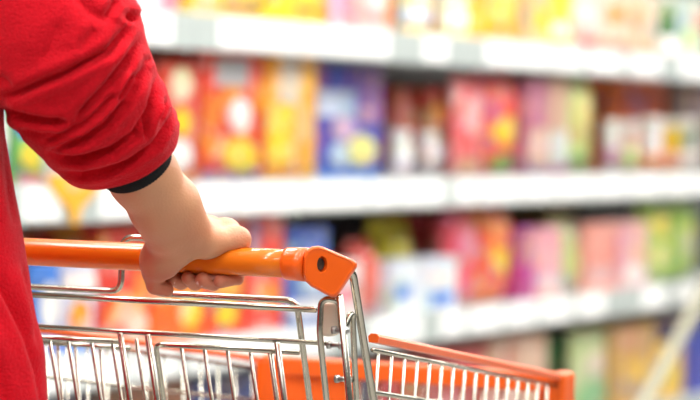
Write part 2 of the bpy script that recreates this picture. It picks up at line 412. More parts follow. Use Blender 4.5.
W_ = (.88, .86, .82); RED = (.62, .03, .02); DRED = (.30, .02, .02); ORG = (.85, .25, .02); YEL = (.86, .60, .03); LYEL = (.85, .80, .35)
BLU = (.06, .09, .45); CYB = (.05, .22, .70); PNK = (.80, .28, .36); MAG = (.50, .03, .25); GRN = (.22, .45, .08); DGRN = (.03, .16, .06); CRM = (.80, .66, .50)
GRY = (.40, .40, .42); PUR = (.25, .12, .40); BRN = (.28, .12, .05); SAL = (.80, .35, .25); NAVY = (.02, .02, .08); LGRN = (.50, .68, .25); PBLU = (.55, .68, .82); DRK = (.07, .04, .03)
# row, kind, x0, x1, y of the top, setback, depth, colour, prints, category, label
PR = [
 ('top', 'carton', 100, 163, -45, .05, .20, PBLU, [('r', 0, 1, 0, .10, ORG), ('r', .2, .8, .3, .5, W_)], 'carton', 'pale blue carton with orange foot on the top shelf beside the sleeve'),
 ('top', 'pouch', 165, 189, -40, .06, .09, PUR, [('c', .1, .9, .1, .5, PNK), ('r', .1, .9, .02, .1, PBLU)], 'bag', 'purple bag with pink print on the top shelf'),
 ('top', 'carton', 190, 221, -50, .05, .22, YEL, [('r', 0, 1, .12, .2, GRY), ('c', .2, .8, .3, .7, W_)], 'carton', 'bright yellow carton, leftmost of the yellow row on the top shelf'),
 ('top', 'carton', 222, 264, -50, .05, .22, (.72, .58, .05), [('r', .05, .95, .14, .26, BRN), ('r', 0, 1, 0, .1, YEL)], 'carton', 'yellow carton with brown band on the top shelf'),
 ('top', 'carton', 265, 290, -48, .05, .2, (.88, .62, .03), [('r', 0, .5, .3, .7, ORG)], 'carton', 'golden carton with orange side stripe on the top shelf'),
 ('top', 'carton', 291, 328, -42, .05, .2, (.80, .66, .05), [('r', .8, 1, 0, 1, ORG), ('r', .1, .7, .22, .3, BRN)], 'carton', 'yellow carton with orange edge beside the pink cartons'),
 ('top', 'carton', 330, 356, -46, .05, .2, PNK, [('r', 0, .4, .05, .6, (.85, .45, .6)), ('r', 0, 1, 0, .06, RED)], 'carton', 'pink carton with red foot on the top shelf'),
 ('top', 'carton', 357, 393, -40, .05, .2, (.70, .45, .42), [('r', 0, 1, 0, .09, PNK), ('c', .2, .8, .3, .6, (.8, .75, .74)), ('r', .8, 1, .1, 1, ORG)], 'carton', 'dusty pink carton with grey badge on the top shelf'),
 ('top', 'tub', 396, 432, -12, .05, .2, LYEL, [('r', 0, 1, .08, .16, YEL), ('r', 0, 1, .3, .6, (.75, .82, .8))], 'tub', 'pale yellow tub on the top shelf, left of its twin'),
 ('top', 'tub', 436, 470, -6, .05, .2, (.82, .82, .45), [('r', 0, 1, .06, .14, (.7, .72, .03)), ('r', 0, 1, .4, .6, W_)], 'tub', 'pale yellow tub with lime band on the top shelf'),
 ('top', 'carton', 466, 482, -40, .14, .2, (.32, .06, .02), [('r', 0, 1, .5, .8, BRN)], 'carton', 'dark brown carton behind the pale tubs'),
 ('top', 'pouch', 483, 528, -14, .05, .12, (.95, .42, .01), [('c', .15, .85, .35, .75, (.98, .6, .08))], 'bag', 'bright orange bag standing on the top shelf'),
 ('top', 'carton', 530, 549, -14, .05, .2, (.70, .52, .22), [('r', .1, .9, .3, .6, YEL)], 'carton', 'tan carton beside the orange bag'),
 ('top', 'carton', 550, 571, -14, .05, .2, (.88, .66, .05), [('r', .1, .9, .2, .4, W_)], 'carton', 'mustard yellow carton on the top shelf'),
 ('top', 'carton', 574, 600, -10, .05, .2, (.85, .55, .50), [('r', 0, 1, 0, .22, (.55, .12, .1)), ('c', .2, .8, .4, .8, W_)], 'carton', 'pale pink carton with dark red foot on the top shelf'),
 ('top', 'carton', 601, 626, -8, .05, .2, CRM, [('r', 0, 1, 0, .2, (.6, .2, .1)), ('r', .3, .9, .5, .8, ORG)], 'carton', 'cream carton with orange patch on the top shelf'),
 ('top', 'carton', 627, 656, -6, .05, .2, (.82, .60, .42), [('r', 0, 1, 0, .18, (.5, .22, .1)), ('c', .1, .6, .4, .8, ORG)], 'carton', 'peach carton with brown foot on the top shelf'),
 ('top', 'bottle', 659, 677, -8, .05, .2, DGRN, [('r', 0, 1, .05, .32, W_)], 'bottle', 'dark green bottle with white label on the top shelf'),
 ('top', 'carton', 680, 706, -2, .05, .2, (.66, .70, .60), [('r', .1, .6, .2, .5, LGRN), ('r', .6, 1, .5, .8, SAL)], 'carton', 'pale green carton at the right end of the top shelf'),
 # middle shelf
 ('mid', 'pouch', -14, 16, 96, .05, .10, CYB, [('c', .2, .8, .4, .8, W_)], 'bag', 'blue bag showing in the gap beside the jacket'),
 ('mid', 'carton', 17, 44, 104, .05, .12, (.25, .62, .15), [('r', 0, 1, .6, 1, CYB), ('c', .1, .8, .2, .55, YEL), ('r', 0, 1, 0, .15, PNK)], 'carton', 'green and blue carton showing under the armpit'),
 ('mid', 'carton', 46, 92, 90, .05, .12, (.75, .72, .70), [('r', .1, .9, .2, .5, SAL)], 'carton', 'pale carton hidden mostly by the red sleeve'),
 ('mid', 'carton', 100, 154, 64, .05, .15, RED, [('c', .3, .9, .2, .6, YEL)], 'carton', 'red carton mostly behind the rolled sleeve'),
 ('mid', 'carton', 158, 198, 62, .05, .16, (.70, .06, .03), [('c', .25, .8, .68, .96, (.85, .72, .5)), ('c', .3, .8, .40, .62, YEL), ('c', .15, .85, .1, .38, W_), ('r', 0, 1, 0, .09, ORG)], 'carton', 'red carton with three pale discs beside the sleeve cuff'),
 ('mid', 'carton', 201, 263, 52, .05, .17, (.72, .045, .02), [('r', .2, .75, .74, .95, GRY), ('c', .42, .78, .38, .66, (.92, .9, .86)), ('r', .05, .5, .2, .36, ORG), ('c', .35, .9, .08, .34, YEL), ('r', 0, 1, 0, .1, PUR)], 'carton', 'tall red carton with round white badge and grey lettering block'),
 ('mid', 'carton', 266, 317, 52, .05, .17, (.88, .36, .015), [('r', .25, .65, .6, .95, (.72, .6, .45)), ('r', .05, .5, .15, .6, (.93, .65, .02)), ('r', .55, .9, .3, .6, (.75, .5, .2))], 'carton', 'tall orange and yellow carton between the red and blue cartons'),
 ('mid', 'carton', 325, 400, 66, .05, .17, (.07, .09, .46), [('r', .12, .62, .55, .78, (.60, .66, .82)), ('c', .3, .62, .35, .55, (.62, .42, .66)), ('c', .5, .9, .12, .4, (.85, .82, .25)), ('c', .28, .55, .12, .34, PBLU), ('r', 0, 1, 0, .1, CYB), ('r', .66, .98, .5, .97, PUR)], 'carton', 'large blue and purple carton in the middle of the middle shelf'),
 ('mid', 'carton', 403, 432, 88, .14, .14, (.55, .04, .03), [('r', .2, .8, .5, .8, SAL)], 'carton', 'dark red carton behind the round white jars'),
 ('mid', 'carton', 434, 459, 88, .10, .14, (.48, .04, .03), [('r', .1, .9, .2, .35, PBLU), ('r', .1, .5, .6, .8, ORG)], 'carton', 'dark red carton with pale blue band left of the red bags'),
 ('mid', 'jar', 388, 412, 130, .03, .1, W_, [('r', 0, 1, .1, .45, (.6, .65, .75))], 'jar', 'squat white jar in front of the blue carton'),
 ('mid', 'jar', 414, 440, 132, .03, .1, (.72, .74, .78), [('r', 0, 1, .2, .55, GRY)], 'jar', 'squat grey jar beside the white jar'),
 ('mid', 'pouch', 458, 488, 82, .05, .10, (.82, .12, .14), [('c', .2, .85, .45, .85, (.9, .5, .5)), ('r', .1, .9, .05, .2, SAL)], 'bag', 'red bag with pale pink oval on the middle shelf'),
 ('mid', 'pouch', 488, 526, 78, .05, .10, (.82, .05, .05), [('c', .15, .85, .32, .62, (.95, .6, .03)), ('c', .15, .85, .04, .24, GRN)], 'bag', 'red bag with yellow burst and green foot on the middle shelf'),
 ('mid', 'carton', 528, 548, 80, .05, .12, (.55, .18, .28), [('r', 0, 1, .1, .5, (.75, .55, .5)), ('r', 0, 1, 0, .1, PUR)], 'carton', 'mauve carton beside the red bag with the yellow burst'),
 ('mid', 'carton', 549, 569, 76, .05, .12, (.62, .42, .30), [('r', 0, 1, .1, .45, (.72, .72, .76)), ('r', 0, 1, 0, .1, MAG)], 'carton', 'tan carton with grey lower half on the middle shelf'),
 ('mid', 'pouch', 570, 600, 80, .05, .10, LGRN, [('c', .2, .8, .5, .9, LYEL), ('r', .1, .9, .05, .2, GRN)], 'bag', 'light green bag on the middle shelf'),
 ('mid', 'carton', 614, 665, 80, .16, .16, (.72, .16, .03), [('r', .1, .9, .6, .9, (.6, .1, .02))], 'carton', 'wide rust orange carton behind the small tubs'),
 ('mid', 'tub', 602, 620, 120, .03, .1, W_, [('r', 0, 1, .15, .5, PUR)], 'tub', 'small white tub with purple band, left of the small tubs'),
 ('mid', 'tub', 621, 638, 121, .03, .1, (.85, .65, .55), [('r', 0, 1, .15, .5, LGRN)], 'tub', 'small peach tub with green band'),
 ('mid', 'tub', 640, 662, 117, .03, .1, (.92, .90, .88), [('r', 0, 1, .1, .35, ORG)], 'tub', 'white tub with orange band before the rust orange carton'),
 ('mid', 'tub', 663, 680, 119, .03, .1, YEL, [('r', 0, 1, .1, .4, SAL)], 'tub', 'small yellow tub on the middle shelf'),
 ('mid', 'tub', 681, 697, 118, .03, .1, (.55, .70, .45), [('r', 0, 1, .1, .4, W_)], 'tub', 'small green tub at the right end of the middle shelf'),
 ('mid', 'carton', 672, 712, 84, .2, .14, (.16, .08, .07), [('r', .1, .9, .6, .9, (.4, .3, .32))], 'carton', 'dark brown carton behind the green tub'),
 # lower shelf
 ('low', 'carton', -10, 28, 236, .05, .2, DRED, [], 'carton', 'dark red carton behind the left end of the handle'),
 ('low', 'carton', 28, 60, 264, .04, .14, CYB, [('c', .3, .95, .3, .8, W_), ('r', 0, 1, 0, .3, BLU)], 'carton', 'blue carton with white disc seen under the handle'),
 ('low', 'carton', 62, 96, 264, .04, .14, (.62, .60, .72), [('c', .2, .8, .2, .6, ORG), ('r', 0, 1, .7, .9, W_), ('r', 0, 1, 0, .15, CYB)], 'carton', 'lilac carton with orange disc seen under the handle'),
 ('low', 'carton', 98, 150, 226, .05, .18, (.70, .05, .03), [('r', .3, .9, .2, .45, (.9, .3, .05)), ('c', .5, .95, .05, .3, (.9, .6, .5))], 'carton', 'red carton seen behind the wire loop of the cart'),
 ('low', 'carton', 152, 206, 222, .05, .18, (.85, .14, .02), [('r', .05, .9, .35, .6, ORG), ('c', .5, .9, .1, .4, YEL)], 'carton', 'orange red carton seen below the gripping hand'),
 ('low', 'carton', 208, 244, 216, .05, .18, (.80, .10, .03), [('r', .2, .9, .3, .6, (.9, .42, .08)), ('r', .1, .9, .75, .9, (.55, .2, .3)), ('c', .2, .8, .08, .3, YEL)], 'carton', 'red carton with orange block right of the hand'),
 ('low', 'carton', 246, 284, 214, .05, .18, (.76, .05, .03), [('r', .05, .35, .6, .95, (.4, .25, .3)), ('r', .2, .9, .2, .4, ORG)], 'carton', 'red carton with dark stripe above the orange end cap'),
 ('low', 'carton', 287, 330, 228, .06, .18, (.08, .14, .52), [('c', .3, .9, .3, .6, PBLU), ('r', .1, .9, .1, .25, W_)], 'carton', 'blue carton with pale blue oval behind the end cap'),
 ('low', 'carton', 331, 362, 262, .05, .18, (.75, .70, .72), [('r', .1, .9, .3, .6, PNK)], 'carton', 'pale carton behind the steel posts of the cart'),
 ('low', 'pouch', 362, 392, 246, .06, .10, (.60, .06, .04), [('c', .2, .9, .4, .8, (.8, .2, .15))], 'bag', 'dark red bag left of the yellow bag on the lower shelf'),
 ('low', 'pouch', 384, 422, 224, .15, .10, (.62, .55, .03), [('c', .2, .9, .5, .85, (.85, .72, .05))], 'bag', 'yellow bag standing behind the blue and white packs'),
 ('low', 'carton', 386, 422, 262, .04, .12, (.72, .78, .88), [('r', .1, .6, .3, .55, CYB), ('r', .3, .95, .1, .25, W_)], 'carton', 'pale blue carton, left of the two low blue and white packs'),
 ('low', 'carton', 424, 458, 258, .04, .12, (.66, .75, .88), [('r', .1, .9, .5, .75, W_), ('r', .2, .8, .1, .35, CYB)], 'carton', 'pale blue carton, right of the two low blue and white packs'),
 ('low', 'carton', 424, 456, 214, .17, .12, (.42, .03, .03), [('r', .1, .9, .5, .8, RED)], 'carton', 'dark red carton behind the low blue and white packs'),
 ('low', 'pouch', 457, 484, 214, .05, .10, (.80, .10, .14), [('c', .2, .9, .45, .85, PNK)], 'bag', 'pinkish red bag on the lower shelf'),
 ('low', 'pouch', 484, 519, 208, .05, .10, (.80, .09, .05), [('c', .2, .9, .3, .58, (.95, .62, .03)), ('c', .1, .8, .65, .9, (.85, .25, .1))], 'bag', 'red bag with yellow burst on the lower shelf'),
 ('low', 'carton', 520, 535, 228, .05, .12, MAG, [('r', 0, 1, .5, .9, (.6, .2, .3))], 'carton', 'narrow magenta carton on the lower shelf'),
 ('low', 'carton', 536, 562, 228, .05, .12, (.85, .42, .48), [('r', .1, .9, .1, .3, (.85, .7, .65))], 'carton', 'pale pink carton beside the narrow magenta one'),
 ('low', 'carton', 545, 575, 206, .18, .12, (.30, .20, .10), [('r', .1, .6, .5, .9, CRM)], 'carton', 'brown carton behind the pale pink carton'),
 ('low', 'pouch', 563, 585, 224, .05, .10, (.50, .58, .22), [('c', .2, .8, .3, .7, LGRN)], 'bag', 'olive green bag on the lower shelf'),
 ('low', 'carton', 586, 617, 224, .05, .12, (.85, .35, .28), [('r', .1, .9, .15, .35, (.75, .5, .5))], 'carton', 'salmon pink carton on the lower shelf'),
 ('low', 'carton', 620, 648, 222, .05, .12, (.78, .38, .50), [('c', .1, .8, .06, .34, W_)], 'carton', 'rose pink carton with white disc on the lower shelf'),
 ('low', 'pouch', 650, 674, 204, .05, .10, (.38, .52, .10), [('c', .2, .8, .2, .5, LYEL), ('c', .2, .8, .6, .85, YEL)], 'bag', 'green bag with two yellow ovals on the lower shelf'),
 ('low', 'pouch', 675, 704, 200, .05, .10, (.30, .45, .08), [('c', .2, .8, .3, .7, (.7, .65, .1))], 'bag', 'green bag at the right end of the lower shelf'),
 # bottom shelf
 ('base', 'carton', 20, 100, 398, .05, .2, (.06, .05, .10), [('r', .2, .6, .5, .9, (.1, .12, .4))], 'carton', 'dark navy carton at the left end of the bottom shelf'),
 ('base', 'carton', 102, 190, 384, .05, .2, (.22, .10, .04), [('r', .3, .7, .4, .9, BRN)], 'carton', 'brown carton on the bottom shelf behind the cart gate'),
 ('base', 'carton', 192, 270, 376, .05, .2, (.05, .05, .16), [('r', .2, .5, .4, .9, NAVY)], 'carton', 'navy carton on the bottom shelf behind the cart gate'),
 ('base', 'carton', 272, 372, 364, .05, .2, (.04, .03, .10), [('r', .2, .5, .4, .9, BRN)], 'carton', 'black carton on the bottom shelf behind the cart posts'),
 ('base', 'carton', 375, 432, 356, .05, .2, (.30, .03, .03), [('r', .1, .8, .3, .9, (.4, .04, .06))], 'carton', 'maroon carton on the bottom shelf'),
 ('base', 'carton', 434, 484, 346, .05, .2, (.36, .05, .05), [('r', 0, .6, 0, .5, (.7, .3, .35)), ('r', .4, .9, .6, .9, RED)], 'carton', 'dark red carton with pink corner on the bottom shelf'),
 ('base', 'carton', 486, 546, 336, .05, .2, (.52, .22, .15), [('r', .5, 1, .0, 1, (.60, .38, .25)), ('r', 0, .4, 0, .4, (.8, .4, .4))], 'carton', 'brown and tan carton above the orange basket rim'),
 ('base', 'carton', 548, 574, 336, .08, .2, (.05, .09, .04), [('r', .2, .8, .6, .95, DGRN)], 'carton', 'dark green carton on the bottom shelf'),
 ('base', 'pouch', 575, 612, 334, .05, .12, (.52, .56, .32), [('c', .1, .9, .05, .45, (.18, .5, .25)), ('c', .3, .95, .5, .8, CRM)], 'bag', 'pale green bag on the bottom shelf'),
 ('base', 'carton', 614, 652, 326, .05, .2, (.66, .38, .10), [('c', .2, .9, .3, .6, (.85, .55, .08)), ('r', 0, 1, .7, 1, (.6, .38, .2))], 'carton', 'ochre carton beside the leaning pole'),
 ('base', 'carton', 654, 684, 318, .05, .2, (.82, .52, .06), [('r', 0, 1, .72, 1, NAVY), ('c', .1, .8, .2, .5, YEL)], 'carton', 'yellow carton with navy top behind the leaning pole'),
 ('base', 'carton', 686, 712, 318, .05, .2, (.03, .06, .40), [('r', 0, .5, .8, 1, NAVY)], 'carton', 'deep blue carton at the right end of the bottom shelf'),
]
GRP = {'top': 'products on the top shelf', 'mid': 'products on the middle shelf', 'low': 'products on the lower shelf', 'base': 'products on the bottom shelf'}
NAME = {'carton': 'carton', 'pouch': 'snack_bag', 'bottle': 'bottle', 'tub': 'plastic_tub', 'jar': 'jar'}
CEILH = {'top': .40, 'mid': SH_Z['top'] - SH_Z['mid'] - .046, 'low': SH_Z['mid'] - SH_Z['low'] - .046, 'base': SH_Z['low'] - SH_Z['base'] - .046}
items = []
for (row, kd, x0, x1, yt, b, deep, col, prints, cat, lab) in PR:
    zb = SH_Z[row] + RAIL - .008 + .0005
    ym = (yt + {'top': 20, 'mid': 170, 'low': 300, 'base': 400}[row]) / 2
    s0, s1 = spt(x0 + .4, ym, b)[0], spt(x1 - .4, ym, b)[0]
    h = min(max(spt((x0 + x1) / 2, yt, b)[1] - zb, .06), CEILH[row] - (.013 if kd == 'pouch' else 0))
    if kd in ('bottle', 'tub', 'jar'):                         # round things: their pixel width is their diameter
        wd = (x1 - x0) / FPX * np.linalg.norm(shelf(s0, b, zb) - CAMP)
        m_ = spt((x0 + x1) / 2, ym, b + wd / 2)[0]; s0, s1 = m_ - wd / 2, m_ + wd / 2; deep = wd * 1.03
    items.append([row, kd, s0, s1, b, zb, h, col, deep, prints, cat, lab])
for _ in range(3):
    for i, p in enumerate(items):
        for q in items[i + 1:]:
            if p[0] != q[0] or min(p[3], q[3]) - max(p[2], q[2]) < -.003: continue
            if abs(p[4] - q[4]) > .02:                         # one stands behind the other
                a_, b_ = (p, q) if p[4] < q[4] else (q, p)
                gap = b_[4] - a_[4] - a_[8] - .006
                if gap < 0:
                    if a_[1] in ('bottle', 'tub', 'jar'): b_[4] -= gap
                    else: a_[8] = max(.05, a_[8] + gap); b_[4] = max(b_[4], a_[4] + a_[8] + .006)
            else:
                a_, b_ = (p, q) if p[2] < q[2] else (q, p); ov = a_[3] - b_[2] + .004
                if ov > 0:
                    if a_[1] not in ('tub', 'jar', 'bottle'): a_[3] -= ov / 2 if b_[1] not in ('tub', 'jar', 'bottle') else ov
                    if b_[1] not in ('tub', 'jar', 'bottle'): b_[2] += ov / 2 if a_[1] not in ('tub', 'jar', 'bottle') else ov
                    if a_[1] in ('tub', 'jar', 'bottle') and b_[1] in ('tub', 'jar', 'bottle'):
                        a_[2] -= ov / 2; a_[3] -= ov / 2; b_[2] += ov / 2; b_[3] += ov / 2
for (row, kd, s0, s1, b, zb, h, col, deep, prints, cat, lab) in items:
    deep = min(deep, DEPTH - .045 - b)
    o = KIND[kd](s0, s1, b, zb, h, col, deep, prints)
    o.name = NAME[kd]; tag(o, lab, cat, GRP[row])

# orange promotional tag hanging off the middle rail
sA, zA = spt(72, 182); zA = SH_Z['mid'] + RAIL + .02
wv = [(-.10, 0), (.10, 0), (.095, -.022), (.06, -.05), (.025, -.068), (.014, -.10), (-.010, -.10), (-.02, -.068), (-.06, -.048), (-.096, -.022)]
V = [shelf(sA + a, -.006 - t, zA + c) for t in (0, .002) for a, c in wv]; n = len(wv)
o = recalc(mesh_obj('promo_tag', V, [tuple(range(n)), tuple(range(2 * n - 1, n - 1, -1))] + [(k, (k + 1) % n, n + (k + 1) % n, n + k) for k in range(n)], mat('orange_card', (.85, .42, .03), .4)))
tag(o, 'orange yellow promotional tag hanging on the middle rail below the sleeve', 'tag')
disc(o, sA, -.008, zA - .022, .035, .012, (.9, .6, .1))

# pale pole leaning against the shelf at the right
_sp, _zp = spt(752, 204, -.024); pb = shelf(_sp, -.024, _zp)            # its upper part rests on the middle rail
pa = CAMP + ray(641, 408) * 8.0
dv = (pb - pa) / np.linalg.norm(pb - pa); lo = pa + dv * ((0.0 - pa[2]) / dv[2]); hi = pb + dv * 0.02
po = tube('leaning_pole', [lo + dv * .03, hi], 0.021, M_POLE, None, 14); tag(po, 'pale wooden pole leaning against the shelves at the right', 'pole')
tube('rubber_foot', [lo + dv * .012, lo + dv * .06], 0.025, M_RUB, po, 14)
tube('end_cap', [hi - dv * .01, hi + dv * .012], 0.023, M_RUB, po, 14)

# ------------------------------------------------------------------ shopping cart
RC = -0.075                                                          # centre line of the cart in its own frame
ct = empty('shopping_cart', cart(RC, 0.4, -H0[2]))
tag(ct, 'chrome wire shopping cart with orange plastic handle and rim', 'shopping cart')
def wire(name, pts, r, m=M_CHROME, rad=0.012, parent=None, seg=10): return tube(name, [cart(*p) for p in pts], r, m, parent or ct, seg, rad)
def drop(p, z, k=0.36): p = np.array(p); return np.array([p[0], p[1] + (p[2] - z) * k, z])
HL, HR = 2 * RC - 0.150, 0.150
hd = tube('handle_bar', [cart(r, 0, 0) for r in np.linspace(HL, HR, 12)], 0.0140, M_HANDLE, ct, 40)
ZB = -0.42
# rear gate
def gx(px, py, f): return cpt(px, py, f)
a, b = gx(33, 294.8, .05), gx(316, 311.8, .05)
wire('gate_top_bar', [(2 * RC - b[0], .05, a[2]), (b[0], .05, a[2])], .0033, seg=12)
zt1 = a[2]
q = [gx(31, 285.5, .08), gx(121, 291.5, .08), gx(122.5, 237, .08), gx(151, 239, .08), gx(152, 291, .08), gx(289, 297.5, .08)]
z0 = q[1][2]
e1 = gx(296.5, 304, .08); e1[2] = z0
loop = [(2 * RC - e1[0], .08, z0), (q[1][0], .08, z0), (q[2][0], .08, q[2][2]), (q[3][0], .08, q[2][2]), (q[4][0], .08, z0), (e1[0], .08, z0)]
wire('seat_back_loop', [drop((2 * RC - e1[0], .08, z0), ZB)] + loop + [drop((e1[0], .08, z0), ZB)], .0033, rad=.013, seg=12)
a = gx(42.5, 326, .062); b = gx(330.5, 344.5, .062); zH2 = (a[2] + b[2]) / 2
wire('gate_cross_bar', [(2 * RC - b[0], .062, zH2), (b[0], .062, zH2)], .0027, seg=12)
for px, py in ((120, 331), (147.5, 333), (277, 341.5)):
    t = gx(px, py, .058); wire('gate_upright', [(t[0], .058, zH2 - .001), drop((t[0], .058, zH2), ZB, .34)], .0031)
    if px > 200: wire('gate_upright', [(2 * RC - t[0], .058, zH2 - .001), drop((2 * RC - t[0], .058, zH2), ZB, .34)], .0031)
tl = gx(155.5, 344, .078); tr = gx(299, 352.8, .078); zH3 = (tl[2] + tr[2]) / 2
wire('seat_panel_frame', [drop((tl[0], .078, zH3), ZB), (tl[0], .078, zH3), (tr[0], .078, zH3)], .0028, rad=.008)
tl2 = gx(119, 342.6, .078)
wire('seat_panel_rail', [(2 * RC - tr[0], .078, zH3), (tl2[0], .078, zH3)], .0028)
wire('gate_upright', [(gx(270, 352, .078)[0], .078, zH3), drop((gx(270, 352, .078)[0], .078, zH3), ZB)], .0026)
for px in (181, 204, 227, 250, 49, 67.5, 91, 112, 136, 28, 6, -17, -40, -63):
    t = gx(px, 347, .082)
    wire('gate_wire', [(t[0], .082, zH3 if px != 136 else zH3 + .004), drop((t[0], .082, zH3), ZB)], .0019, seg=8)
for px in (57.5, 75, 100, 124):
    t = gx(px, 344, .15); wire('seat_wire', [(t[0], .15, zH3 - .012), drop((t[0], .15, zH3), ZB, .2)], .0018, seg=8)
wire('seat_panel_rail', [(gx(20, 344, .15)[0], .15, zH3 - .012), (gx(130, 344, .15)[0], .15, zH3 - .012)], .0024)
for z in (-.22, -.30, ZB): wire('gate_cross_wire', [drop((2 * RC - .155, .075, zH3), z), drop((.155, .075, zH3), z)], .0026)
# right post group and its mirror image on the left
def mir(p): return (2 * RC - p[0], p[1], p[2])
def both(name, pts, r, rad=.012, seg=12, m=M_CHROME):
    wire(name, pts, r, m, rad, None, seg); wire(name, [mir(p) for p in pts], r, m, rad, None, seg)
h1 = gx(320, 312, .028); h2 = gx(326.5, 299, .028); h3 = gx(337, 306, .034)
both('hinge_hook', [drop((h1[0], .028, h1[2] - .02), ZB, .30), (h1[0], .028, h1[2] - .02), (h1[0] + .001, .028, h2[2]), (h3[0] + .002, .036, h2[2] - .001), (h3[0] + .003, .04, h2[2] - .030)], .0033, .0085)
p1 = gx(339.5, 298, .022)
both('corner_post', [(p1[0], .022, p1[2] + .003), drop((p1[0] + .001, .022, p1[2]), ZB, .28)], .0036)
p2 = gx(352.5, 314, .055); p2b = gx(344, 316, .055)
both('post_loop', [(p1[0], .034, p2[2] - .020), (p1[0] + .001, .045, p2[2]), (p2[0], .055, p2[2]), drop((p2[0] + .001, .055, p2[2]), ZB, .16)], .0031, .009)
p3 = gx(352.5, 272, .050); p3b = gx(373, 400, .108); p3c = p3 + (p3b - p3) * ((-.55 - p3[2]) / (p3b[2] - p3[2]))
zc0 = .12 - H0[2]
both('handle_arm', [gx(341, 267, .038), p3, p3 + (p3b - p3) * .3, p3c, (p3c[0], p3c[1] + .03, zc0)], .0041, .012)
# beige hinge block behind the hook
hb = [gx(316.5, 314, .04), gx(322, 303, .04), gx(338, 303, .04), gx(341, 312, .04), gx(340, 332, .04), gx(330, 337, .04), gx(318, 336, .04)]
for mm in (False, True):
    V = [cart(*(mir((p[0], p[1] + dd, p[2])) if mm else (p[0], p[1] + dd, p[2]))) for dd in (0, .012) for p in hb]; n = len(hb)
    o = recalc(mesh_obj('hinge_block', V, [tuple(range(n)), tuple(range(2 * n - 1, n - 1, -1))] + [(k, (k + 1) % n, n + (k + 1) % n, n + k) for k in range(n)], M_BEIGE, ct)); bevel(o, .0025)
for px, py, f in ((335.5, 330, .034), (338.5, 379, .062), (330.5, 344.8, .062)):
    t = gx(px, py, f)
    for mm in (False, True):
        s = -1 if mm else 1; c0 = mir(t) if mm else t
        bo = tube('bolt', [cart(c0[0] - s * .001, c0[1], c0[2]), cart(c0[0] + s * .014, c0[1] + .002, c0[2])], .0026, M_STEEL, ct, 10)
        tube('bolt_head', [cart(c0[0] - s * .0035, c0[1], c0[2]), cart(c0[0] + s * .0005, c0[1], c0[2])], .0042, M_STEEL, bo, 6)
        tube('nut', [cart(c0[0] + s * .009, c0[1] + .001, c0[2]), cart(c0[0] + s * .0125, c0[1] + .001, c0[2])], .0042, M_STEEL, bo, 6)
# end caps: a collar and an angled block, built on the right and mirrored to the left
DB = lambda x: -(x - 160) * math.tan(YAW)                            # depth of the bar axis at pixel x, mm
def pc(px, py, d): p = P(px, py, d); q = p - H0; return np.array([R @ q, F @ q, q[2]])
out = [(303.5, 256), (306.5, 250), (312, 246.5), (318.5, 245.6), (324, 247), (353, 259.5), (357, 263), (357.2, 267), (339, 294.5), (335.5, 297.5), (331, 297.3), (311, 286.5), (305, 281), (303, 275)]
def capd(x, y, back): return DB(306) - 17 + (x - 306) * .55 + (y - 265) * .1 + (34 if back else 0)
capm = []
for mm in (False, True):
    g = (lambda p: cart(*mir(p))) if mm else (lambda p: cart(*p))
    cx = np.mean(out, axis=0)
    lay = [(.84, 0.6), (.88, 0), (.95, 1.2), (.99, 3.8), (1.0, 7), (1.0, 31), (.90, 34)]
    V = []; n = len(out)
    for sc_, dd in lay:
        for (x, y) in out:
            xx, yy = cx + (np.array([x, y]) - cx) * sc_
            V.append(g(pc(xx, yy, capd(xx, yy, False) + dd)))
    # inner rounding ring between the first two layers comes from the bevel below
    Fc = [tuple(range(n))] + [(i * n + k, i * n + (k + 1) % n, (i + 1) * n + (k + 1) % n, (i + 1) * n + k) for i in range(6) for k in range(n)] + [tuple(range(7 * n - 1, 6 * n - 1, -1))]
    cb = recalc(mesh_obj('end_cap', V, Fc, M_CAP, ct)); bevel(cb, .0008, 2)
    # bore for the screw
    hx, hy = 322.5, 264.5
    fr = np.array([pc(hx, hy, capd(hx, hy, False))])[0]
    c0 = g(fr); px_ = g(pc(hx + 5, hy, capd(hx + 5, hy, False))) - c0; py_ = g(pc(hx, hy + 5, capd(hx, hy + 5, False))) - c0
    e1_ = px_ / np.linalg.norm(px_); e2_ = py_ / np.linalg.norm(py_); nn = np.cross(e1_, e2_); nn /= np.linalg.norm(nn)
    if nn @ (CAMP - c0) < 0: nn = -nn
    ring = lambda rad1, rad2, dd: [c0 + e1_ * rad1 * math.cos(t) + e2_ * rad2 * math.sin(t) + nn * dd for t in np.linspace(0, 2 * math.pi, 24, endpoint=False)]
    V = ring(.0060, .0083, .004) + ring(.0055, .0078, -.008)
    cut = recalc(mesh_obj('cutter', V, [tuple(range(24)), tuple(range(47, 23, -1))] + [(k, (k + 1) % 24, 24 + (k + 1) % 24, 24 + k) for k in range(24)], M_CAP))
    md = cb.modifiers.new('bore', 'BOOLEAN'); md.operation = 'DIFFERENCE'; md.object = cut; md.solver = 'EXACT'
    bpy.context.view_layer.update()
    me = bpy.data.meshes.new_from_object(cb.evaluated_get(bpy.context.evaluated_depsgraph_get())); cb.modifiers.clear(); cb.data = me
    bpy.data.objects.remove(cut)
    V = ring(.0042, .006, -.0045) + ring(.0042, .006, -.0078)
    sw = recalc(mesh_obj('screw', V, [tuple(range(24)), tuple(range(47, 23, -1))] + [(k, (k + 1) % 24, 24 + (k + 1) % 24, 24 + k) for k in range(24)], M_DARK, cb))
    fn = lambda x, y, z: c0 + e1_ * x + e2_ * y + nn * z
    sl = -1 if mm else 1
    # collar sleeve on the bar
    prof = [(.1395, .0148), (.1402, .0160), (.143, .0163), (.153, .0166), (.162, .0168)]
    tubepts = [cart(*(mir((r_, 0, 0)) if mm else (r_, 0, 0))) for r_, _ in prof]
    tube('handle_collar', tubepts, np.array([x for _, x in prof]), M_CAP, ct, 36)
